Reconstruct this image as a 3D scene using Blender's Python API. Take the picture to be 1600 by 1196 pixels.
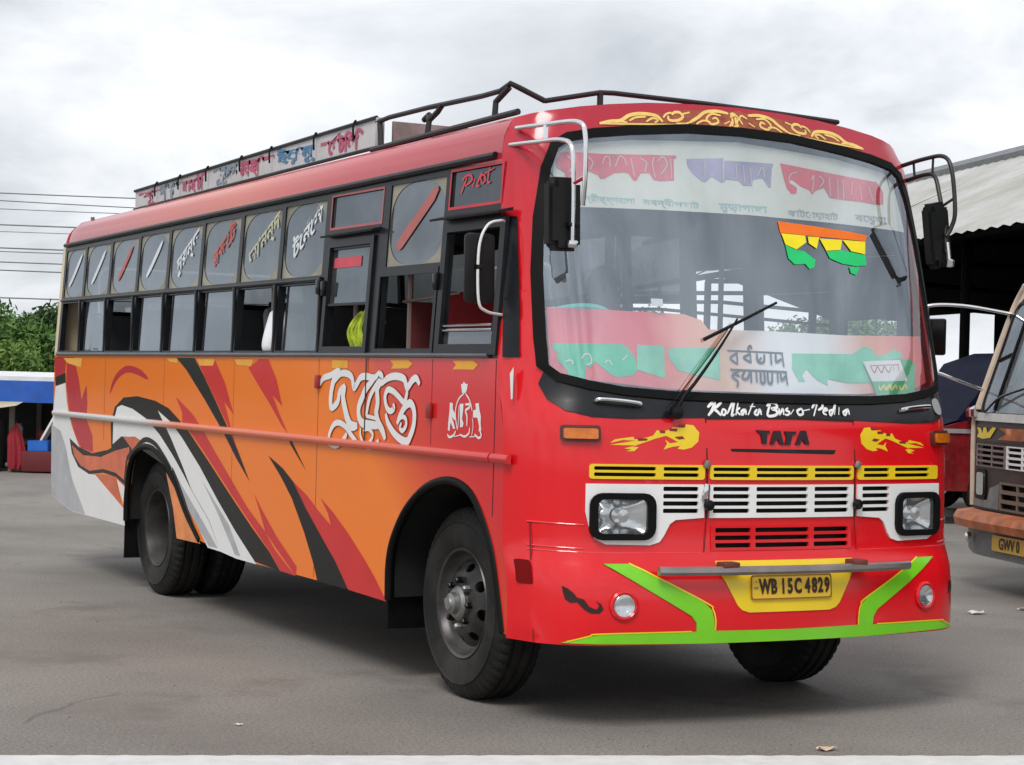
import bpy, bmesh, math, random
import numpy as np
from mathutils import Vector, Matrix, Euler
from mathutils.geometry import delaunay_2d_cdt
random.seed(7); rng = np.random.default_rng(7)
for o in list(bpy.data.objects): bpy.data.objects.remove(o)
scene = bpy.context.scene
COL = scene.collection
R_ = math.radians

# ------------------------------------------------------------------ camera
cam_data = bpy.data.cameras.new('camera')
cam = bpy.data.objects.new('camera', cam_data); COL.objects.link(cam)
cam_data.sensor_width = 36.0
cam_data.lens = 3102.4/1600*36.0
cam_data.clip_start = .1; cam_data.clip_end = 2000
def cam_matrix(loc, yaw, pitch, roll):
    f = Vector((math.sin(yaw)*math.cos(pitch), math.cos(yaw)*math.cos(pitch), math.sin(pitch)))
    r = Vector((math.cos(yaw), -math.sin(yaw), 0)); u = r.cross(f)
    c, s = math.cos(roll), math.sin(roll)
    r2 = r*c+u*s; u2 = u*c-r*s
    m = Matrix((r2, u2, -f)).transposed().to_4x4(); m.translation = loc
    return m
cam.matrix_world = cam_matrix(Vector((-5.435, -8.644, 1.561)), R_(27.983), R_(-.088), R_(1.533))
scene.camera = cam

# ------------------------------------------------------------------ sky, sun, exposure
SUN_DIR = Vector((-.62, -.62, 1.05)).normalized()
world = bpy.data.worlds.new('World'); scene.world = world; world.use_nodes = True
nt = world.node_tree; N = nt.nodes; L = nt.links; N.clear()
wout = N.new('ShaderNodeOutputWorld'); bg = N.new('ShaderNodeBackground'); bg.inputs['Strength'].default_value = .1
sky = N.new('ShaderNodeTexSky'); sky.sky_type = 'NISHITA'; sky.sun_disc = False
sky.sun_elevation = math.asin(SUN_DIR.z); sky.sun_rotation = math.atan2(SUN_DIR.x, SUN_DIR.y)
tc = N.new('ShaderNodeTexCoord'); mp = N.new('ShaderNodeMapping'); mp.inputs['Scale'].default_value = (1, 1, 2.1)
mp.inputs['Location'].default_value = (.35, .1, .28)
n1 = N.new('ShaderNodeTexNoise'); n1.inputs['Scale'].default_value = 5.2; n1.inputs['Detail'].default_value = 9; n1.inputs['Roughness'].default_value = .54
n1.inputs['Distortion'].default_value = .35
ramp = N.new('ShaderNodeValToRGB'); e = ramp.color_ramp.elements
e[0].position = .34; e[0].color = (.47, .50, .535, 1); e[1].position = .62; e[1].color = (.95, .965, 1.0, 1)
m_ = e.new(.47); m_.color = (.70, .73, .77, 1)
sc = N.new('ShaderNodeVectorMath'); sc.operation = 'SCALE'; sc.inputs['Scale'].default_value = 8.2
mx = N.new('ShaderNodeMix'); mx.data_type = 'RGBA'; mx.inputs['Factor'].default_value = .96
L.new(tc.outputs['Generated'], mp.inputs['Vector']); L.new(mp.outputs[0], n1.inputs['Vector']); L.new(n1.outputs['Fac'], ramp.inputs[0])
L.new(ramp.outputs[0], sc.inputs[0]); L.new(sky.outputs[0], mx.inputs['A']); L.new(sc.outputs[0], mx.inputs['B'])
L.new(mx.outputs['Result'], bg.inputs['Color']); L.new(bg.outputs[0], wout.inputs[0])
sun_data = bpy.data.lights.new('sun', 'SUN'); sun_data.energy = 1.5; sun_data.angle = R_(22); sun_data.color = (1, .965, .92)
sun = bpy.data.objects.new('sun', sun_data); COL.objects.link(sun); sun.location = (0, 0, 30)
sun.rotation_euler = SUN_DIR.to_track_quat('Z', 'Y').to_euler()
scene.view_settings.view_transform = 'Standard'; scene.view_settings.look = 'None'
scene.view_settings.gamma = 1; scene.view_settings.use_curve_mapping = False
scene.view_settings.exposure = .5
scene.render.engine = 'CYCLES'
scene.cycles.transparent_max_bounces = 24; scene.cycles.max_bounces = 8

# ------------------------------------------------------------------ materials
def srgb(r, g, b):
    f = lambda c: (c/255/12.92) if c/255 <= .04045 else ((c/255+.055)/1.055)**2.4
    return (f(r), f(g), f(b))
MATS = {}
def mat(name, col, rough=.5, metal=0., var=.12, vscale=6., bump=0., bscale=40., coat=0., dust=0., spec=.5, col2=None):
    """Principled with a noise that varies the colour, optional dust film and relief."""
    if name in MATS: return MATS[name]
    m = bpy.data.materials.new(name); m.use_nodes = True; MATS[name] = m
    t = m.node_tree; b = t.nodes['Principled BSDF']
    b.inputs['Roughness'].default_value = rough; b.inputs['Metallic'].default_value = metal
    b.inputs['Coat Weight'].default_value = coat; b.inputs['Coat Roughness'].default_value = .06
    b.inputs['Specular IOR Level'].default_value = spec
    tc = t.nodes.new('ShaderNodeTexCoord')
    nz = t.nodes.new('ShaderNodeTexNoise'); nz.inputs['Scale'].default_value = vscale; nz.inputs['Detail'].default_value = 8; nz.inputs['Roughness'].default_value = .62
    t.links.new(tc.outputs['Object'], nz.inputs['Vector'])
    cr = t.nodes.new('ShaderNodeValToRGB'); E = cr.color_ramp.elements
    c2 = col2 if col2 else tuple(c*(1-var) for c in col); c1 = tuple(min(1, c*(1+var*.6)) for c in col) if not col2 else col
    E[0].position = .33; E[0].color = (*c2, 1); E[1].position = .68; E[1].color = (*c1, 1)
    t.links.new(nz.outputs['Fac'], cr.inputs[0]); cout = cr.outputs[0]
    if dust > 0:
        n2 = t.nodes.new('ShaderNodeTexNoise'); n2.inputs['Scale'].default_value = 2.3; n2.inputs['Detail'].default_value = 10; n2.inputs['Roughness'].default_value = .7
        t.links.new(tc.outputs['Object'], n2.inputs['Vector'])
        mr = t.nodes.new('ShaderNodeMapRange'); mr.inputs['From Min'].default_value = .45; mr.inputs['From Max'].default_value = .8; mr.inputs['To Max'].default_value = dust
        t.links.new(n2.outputs['Fac'], mr.inputs['Value'])
        mm = t.nodes.new('ShaderNodeMix'); mm.data_type = 'RGBA'; mm.inputs['B'].default_value = (.30, .26, .215, 1)
        t.links.new(mr.outputs[0], mm.inputs['Factor']); t.links.new(cout, mm.inputs['A']); cout = mm.outputs['Result']
        ra = t.nodes.new('ShaderNodeMath'); ra.operation = 'MULTIPLY_ADD'; ra.inputs[1].default_value = .5; ra.inputs[2].default_value = rough
        t.links.new(mr.outputs[0], ra.inputs[0]); t.links.new(ra.outputs[0], b.inputs['Roughness'])
    t.links.new(cout, b.inputs['Base Color'])
    if bump > 0:
        n3 = t.nodes.new('ShaderNodeTexNoise'); n3.inputs['Scale'].default_value = bscale; n3.inputs['Detail'].default_value = 4
        t.links.new(tc.outputs['Object'], n3.inputs['Vector'])
        bp = t.nodes.new('ShaderNodeBump'); bp.inputs['Strength'].default_value = bump; bp.inputs['Distance'].default_value = .01
        t.links.new(n3.outputs['Fac'], bp.inputs['Height']); t.links.new(bp.outputs[0], b.inputs['Normal'])
    return m
def glass(name, tint, ior, dust=.05, dcol=(.5, .52, .54), rough=.02):
    if name in MATS: return MATS[name]
    m = bpy.data.materials.new(name); m.use_nodes = True; MATS[name] = m
    t = m.node_tree; t.nodes.clear(); n = t.nodes.new; l = t.links.new
    o = n('ShaderNodeOutputMaterial'); tr = n('ShaderNodeBsdfTransparent'); tr.inputs[0].default_value = (*tint, 1)
    gl = n('ShaderNodeBsdfGlossy'); gl.inputs['Roughness'].default_value = rough; gl.inputs['Color'].default_value = (.80, .90, 1, 1)
    lw = n('ShaderNodeLayerWeight'); lw.inputs[0].default_value = .5; f0 = ((ior-1)/(ior+1))**2
    pw = n('ShaderNodeMath'); pw.operation = 'POWER'; pw.inputs[1].default_value = 5; l(lw.outputs['Facing'], pw.inputs[0])
    fr = n('ShaderNodeMath'); fr.operation = 'MULTIPLY_ADD'; fr.inputs[1].default_value = 1-f0; fr.inputs[2].default_value = f0; l(pw.outputs[0], fr.inputs[0])
    tc = n('ShaderNodeTexCoord'); nw = n('ShaderNodeTexNoise'); nw.inputs['Scale'].default_value = 1.6; nw.inputs['Detail'].default_value = 2
    bp = n('ShaderNodeBump'); bp.inputs['Strength'].default_value = .05; bp.inputs['Distance'].default_value = .05
    l(tc.outputs['Object'], nw.inputs['Vector']); l(nw.outputs['Fac'], bp.inputs['Height']); l(bp.outputs[0], gl.inputs['Normal'])
    m1 = n('ShaderNodeMixShader'); l(fr.outputs[0], m1.inputs[0]); l(tr.outputs[0], m1.inputs[1]); l(gl.outputs[0], m1.inputs[2])
    df = n('ShaderNodeBsdfDiffuse'); df.inputs[0].default_value = (*dcol, 1)
    nz = n('ShaderNodeTexNoise'); nz.inputs['Scale'].default_value = 3.2; nz.inputs['Detail'].default_value = 7; nz.inputs['Roughness'].default_value = .65
    l(tc.outputs['Object'], nz.inputs['Vector'])
    mr = n('ShaderNodeMapRange'); mr.inputs['From Min'].default_value = .3; mr.inputs['From Max'].default_value = .75; mr.inputs['To Min'].default_value = dust*.35; mr.inputs['To Max'].default_value = dust*1.7
    l(nz.outputs['Fac'], mr.inputs['Value'])
    m2 = n('ShaderNodeMixShader'); l(mr.outputs[0], m2.inputs[0]); l(m1.outputs[0], m2.inputs[1]); l(df.outputs[0], m2.inputs[2]); l(m2.outputs[0], o.inputs[0])
    return m
def gradient_mat(name, stops, axis, lo, hi, rough=.3, coat=.35, dust=.25, wob=.12, bump=.04):
    """paint that fades between colours along an axis vector in object space"""
    m = mat(name, (.5, .5, .5), rough, coat=coat, dust=dust, bump=bump, bscale=3)
    t = m.node_tree; cr = [n for n in t.nodes if n.type == 'VALTORGB'][0]; nz = [n for n in t.nodes if n.type == 'TEX_NOISE'][0]
    tc = [n for n in t.nodes if n.type == 'TEX_COORD'][0]
    dt = t.nodes.new('ShaderNodeVectorMath'); dt.operation = 'DOT_PRODUCT'; dt.inputs[1].default_value = axis
    t.links.new(tc.outputs['Object'], dt.inputs[0])
    nz.inputs['Scale'].default_value = 2.5
    ad = t.nodes.new('ShaderNodeMath'); ad.operation = 'MULTIPLY_ADD'; ad.inputs[1].default_value = wob; t.links.new(nz.outputs['Fac'], ad.inputs[0]); t.links.new(dt.outputs['Value'], ad.inputs[2])
    mr = t.nodes.new('ShaderNodeMapRange'); mr.inputs['From Min'].default_value = lo; mr.inputs['From Max'].default_value = hi
    t.links.new(ad.outputs[0], mr.inputs['Value']); t.links.new(mr.outputs[0], cr.inputs[0])
    E = cr.color_ramp.elements
    while len(E) > 2: E.remove(E[-1])
    E[0].position = stops[0][0]; E[0].color = (*stops[0][1], 1); E[1].position = stops[-1][0]; E[1].color = (*stops[-1][1], 1)
    for p, c in stops[1:-1]: q = E.new(p); q.color = (*c, 1)
    return m

# ------------------------------------------------------------------ mesh helpers
def link(name, me, m=None, parent=None):
    o = bpy.data.objects.new(name, me); COL.objects.link(o)
    if m is not None and me is not None and not me.materials: me.materials.append(m)
    if parent is not None: o.parent = parent
    return o
def mesh(name, V, F, m, parent=None, smooth=True, sharp=38, recalc=True):
    me = bpy.data.meshes.new(name); me.from_pydata([tuple(v) for v in V], [], [tuple(f) for f in F])
    if recalc:
        b = bmesh.new(); b.from_mesh(me); bmesh.ops.recalc_face_normals(b, faces=b.faces[:]); b.to_mesh(me); b.free()
    if smooth:
        me.polygons.foreach_set('use_smooth', [True]*len(me.polygons)); me.set_sharp_from_angle(angle=R_(sharp))
    return link(name, me, m, parent)
class MB:
    """collects simple solids into one mesh (one part)"""
    def __init__(s): s.V = []; s.F = []
    def add(s, V, F):
        k = len(s.V); s.V += [tuple(v) for v in V]; s.F += [tuple(i+k for i in f) for f in F]; return s
    def box(s, c, d, rot=None, bev=0.):
        x, y, z = d[0]/2, d[1]/2, d[2]/2
        if bev <= 0:
            V = [Vector((a*x, b*y, e*z)) for a in (-1, 1) for b in (-1, 1) for e in (-1, 1)]
            F = [(0, 1, 3, 2), (4, 6, 7, 5), (0, 4, 5, 1), (2, 3, 7, 6), (0, 2, 6, 4), (1, 5, 7, 3)]
        else:
            bm = bmesh.new(); bmesh.ops.create_cube(bm, size=1); bmesh.ops.scale(bm, vec=d, verts=bm.verts[:])
            bmesh.ops.bevel(bm, geom=bm.edges[:], offset=min(bev, min(d)*.49), segments=2, affect='EDGES', profile=.5)
            bm.verts.ensure_lookup_table(); bm.verts.index_update()
            V = [v.co.copy() for v in bm.verts]; F = [[v.index for v in f.verts] for f in bm.faces]; bm.free()
        M = Euler(rot).to_matrix() if rot else None
        return s.add([(M @ v if M else v)+Vector(c) for v in V], F)
    def tube(s, pts, r, seg=10, smooth=True, cap=True):
        P = [Vector(p) for p in pts]
        if smooth and len(P) > 2: P = catmull(P, 6)
        rr = r if isinstance(r, (list, tuple)) else [r]*len(P)
        if len(rr) != len(P): rr = [rr[0]+(rr[-1]-rr[0])*i/(len(P)-1) for i in range(len(P))]
        V = []; F = []; n = None
        for i, p in enumerate(P):
            t = (P[min(i+1, len(P)-1)]-P[max(i-1, 0)]).normalized()
            if n is None: n = t.orthogonal().normalized()
            n = (n-t*n.dot(t)).normalized(); b = t.cross(n)
            for k in range(seg):
                a = 2*math.pi*k/seg; V.append(p+(n*math.cos(a)+b*math.sin(a))*rr[i])
        for i in range(len(P)-1):
            for k in range(seg):
                F.append((i*seg+k, i*seg+(k+1) % seg, (i+1)*seg+(k+1) % seg, (i+1)*seg+k))
        if cap: F.append(tuple(range(seg))[::-1]); F.append(tuple((len(P)-1)*seg+k for k in range(seg)))
        return s.add(V, F)
    def lathe(s, prof, seg=48, axis='x', c=(0, 0, 0), close=False):
        V = []; F = []; n = len(prof)
        for i in range(seg):
            a = 2*math.pi*i/seg
            for r, h in prof:
                u, w = r*math.cos(a), r*math.sin(a)
                V.append({'x': (h+c[0], u+c[1], w+c[2]), 'z': (u+c[0], w+c[1], h+c[2]), 'y': (u+c[0], h+c[1], w+c[2])}[axis])
        for i in range(seg):
            j = (i+1) % seg
            for k in range(n-1 if not close else n):
                k2 = (k+1) % n; F.append((i*n+k, j*n+k, j*n+k2, i*n+k2))
        return s.add(V, F)
    def build(s, name, m, parent=None, **kw): return mesh(name, s.V, s.F, m, parent, **kw)
def catmull(P, n):
    out = []
    for i in range(len(P)-1):
        p0 = P[i-1] if i else P[0]*2-P[1]; p1, p2 = P[i], P[i+1]; p3 = P[i+2] if i+2 < len(P) else P[-1]*2-P[-2]
        for k in range(n):
            t = k/n; out.append(.5*((2*p1)+(p2-p0)*t+(2*p0-5*p1+4*p2-p3)*t*t+(3*p1-p0-3*p2+p3)*t**3))
    out.append(P[-1].copy() if hasattr(P[-1], 'copy') else P[-1])
    return out
def inside(pts, poly):
    """points (n,2) in polygon"""
    x, y = pts[:, 0], pts[:, 1]; r = np.zeros(len(pts), bool); q = np.asarray(poly); p = np.roll(q, 1, 0)
    for (x1, y1), (x2, y2) in zip(p, q):
        if y1 == y2: continue
        c = ((y1 > y) != (y2 > y)) & (x < (x2-x1)*(y-y1)/(y2-y1)+x1); r ^= c
    return r
def densify(loop, step):
    out = []
    for a, b in zip(loop, loop[1:]+loop[:1]):
        n = max(1, int(math.hypot(b[0]-a[0], b[1]-a[1])/step))
        out += [(a[0]+(b[0]-a[0])*i/n, a[1]+(b[1]-a[1])*i/n) for i in range(n)]
    return out
def tri2d(outer, holes=(), step=.08):
    loops = [densify(outer, step)]+[densify(h, step) for h in holes]
    V = []; E = []
    for lp in loops:
        k = len(V); V += lp; E += [(k+i, k+(i+1) % len(lp)) for i in range(len(lp))]
    A = np.array(loops[0]); lo, hi = A.min(0), A.max(0)
    gx = np.arange(lo[0]+step*.5, hi[0], step); gy = np.arange(lo[1]+step*.5, hi[1], step)
    if len(gx) and len(gy):
        G = np.stack(np.meshgrid(gx, gy), -1).reshape(-1, 2)
        ok = inside(G, loops[0])
        for h in loops[1:]: ok &= ~inside(G, h)
        G = G[ok]
        if len(G):
            B = np.array(V)
            d = np.min(np.hypot(G[:, None, 0]-B[None, :, 0], G[:, None, 1]-B[None, :, 1]), 1); G = G[d > step*.45]
            V += [tuple(g) for g in G]
    r = delaunay_2d_cdt([Vector(v) for v in V], E, [], 0, 1e-6)
    v2 = np.array([tuple(v) for v in r[0]]); F = [f for f in r[2]]
    c = np.array([v2[list(f)].mean(0) for f in F]); ok = inside(c, loops[0])
    for h in loops[1:]: ok &= ~inside(c, h)
    return v2, [f for f, o in zip(F, ok) if o]
def sheet(outer, mp, holes=(), step=.08, d=0., thick=0., mb=None):
    v2, F = tri2d(outer, holes, step)
    V = [mp(a, b, d) for a, b in v2]; n = len(V); FF = list(map(tuple, F))
    if thick > 0:
        cnt = {}
        for f in F:
            for i in range(3):
                e = (f[i], f[(i+1) % 3]); k = (min(e), max(e)); cnt.setdefault(k, []).append(e)
        V += [mp(a, b, d-thick) for a, b in v2]
        FF += [(f[2]+n, f[1]+n, f[0]+n) for f in F]
        for k, l in cnt.items():
            if len(l) == 1: a, b = l[0]; FF.append((b, a, a+n, b+n))
    mb = mb or MB(); mb.add(V, FF); return mb
def ribbon(pts, w, mp, d, mb, taper=.55, n=6):
    P = [Vector((a, b, 0)) for a, b in pts]
    if len(P) > 2: P = catmull(P, n)
    V = []; F = []
    for i, p in enumerate(P):
        t = (P[min(i+1, len(P)-1)]-P[max(i-1, 0)]).normalized(); q = Vector((-t.y, t.x, 0))
        u = i/(len(P)-1); ww = w*.5*(1-(1-taper)*(2*u-1)**6)
        for k in (-1, 1): a = p+q*ww*k; V.append(mp(a.x, a.y, d))
    for i in range(len(P)-1): F.append((2*i, 2*i+1, 2*i+3, 2*i+2))
    mb.add(V, F)
def PP(s): return [tuple(float(a) for a in q.split(',')) for q in s.split()]
def text_into(mb, s, mp, at, size, d, flip=1, rot=0., shear=0., sx=1., bold=.0, align='CENTER', fit=None):
    cu = bpy.data.curves.new('t', 'FONT'); cu.body = s; cu.size = size; cu.shear = shear; cu.align_x = align; cu.align_y = 'CENTER'; cu.offset = bold
    cu.resolution_u = 3
    o = bpy.data.objects.new('t', cu); COL.objects.link(o)
    me = o.to_mesh(); c, sn = math.cos(rot), math.sin(rot)
    V = []; sy = 1.; ox = oy = 0.
    if fit:
        q = np.array([v.co[:2] for v in me.vertices]); lo, hi = q.min(0), q.max(0); sx, sy = fit[0]/(hi[0]-lo[0]), fit[1]/(hi[1]-lo[1]); ox, oy = (lo+hi)/2
    for v in me.vertices:
        x, y = (v.co.x-ox)*sx, (v.co.y-oy)*sy; V.append(mp(at[0]+flip*(x*c-y*sn), at[1]+x*sn+y*c, d))
    mb.add(V, [tuple(p.vertices) for p in me.polygons]); o.to_mesh_clear()
    bpy.data.objects.remove(o); bpy.data.curves.remove(cu)
def empty(name, loc=(0, 0, 0), rz=0., parent=None):
    o = bpy.data.objects.new(name, None); COL.objects.link(o); o.location = loc; o.rotation_euler = (0, 0, rz); o.empty_display_size = .2
    if parent is not None: o.parent = parent
    return o
def tag(o, label=None, cat=None, group=None, kind=None):
    if label: o['label'] = label
    if cat: o['category'] = cat
    if group: o['group'] = group
    if kind: o['kind'] = kind
    return o
def copy_tree(o, parent=None):
    c = o.copy(); COL.objects.link(c)
    if parent is not None: c.parent = parent
    for ch in list(o.children): copy_tree(ch, c)
    return c
HW=1.23
def interp(x,K):
    if x<=K[0][0]: return K[0][1]
    for (a,b),(c,d) in zip(K,K[1:]):
        if x<=c: return b+(d-b)*(x-a)/(c-a)
    return K[-1][1]
KH=[(0,1.23),(1.66,1.23),(2.57,1.175),(2.65,1.168),(2.73,1.145),(2.785,1.10)]
KY=[(0,-1.185),(.39,-1.195),(.5,-1.20),(.66,-1.192),(.72,-1.18),(.80,-1.137),(.85,-1.131),(1.2,-1.127),(1.36,-1.115),(1.44,-1.095),(1.52,-1.055),(2.75,-.70),(2.90,-.655)]
KK=[(0,1.0),(1.5,1.0),(2.75,.55),(3,.5)]
def hwz(z): return interp(z,KH)
def ycz(z): return interp(z,KY)
def bow(q):
    q=min(abs(q),HW); b=.085*(q/.9)**2
    d=q-.93
    if d>0: b+=.3-math.sqrt(max(.09-d*d,0))
    return b
def fy(s,z):
    h=hwz(z); return ycz(z)+bow(s/h*HW)*interp(z,KK)
def side_front(z): return ycz(z)+bow(HW)*interp(z,KK)
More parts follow.
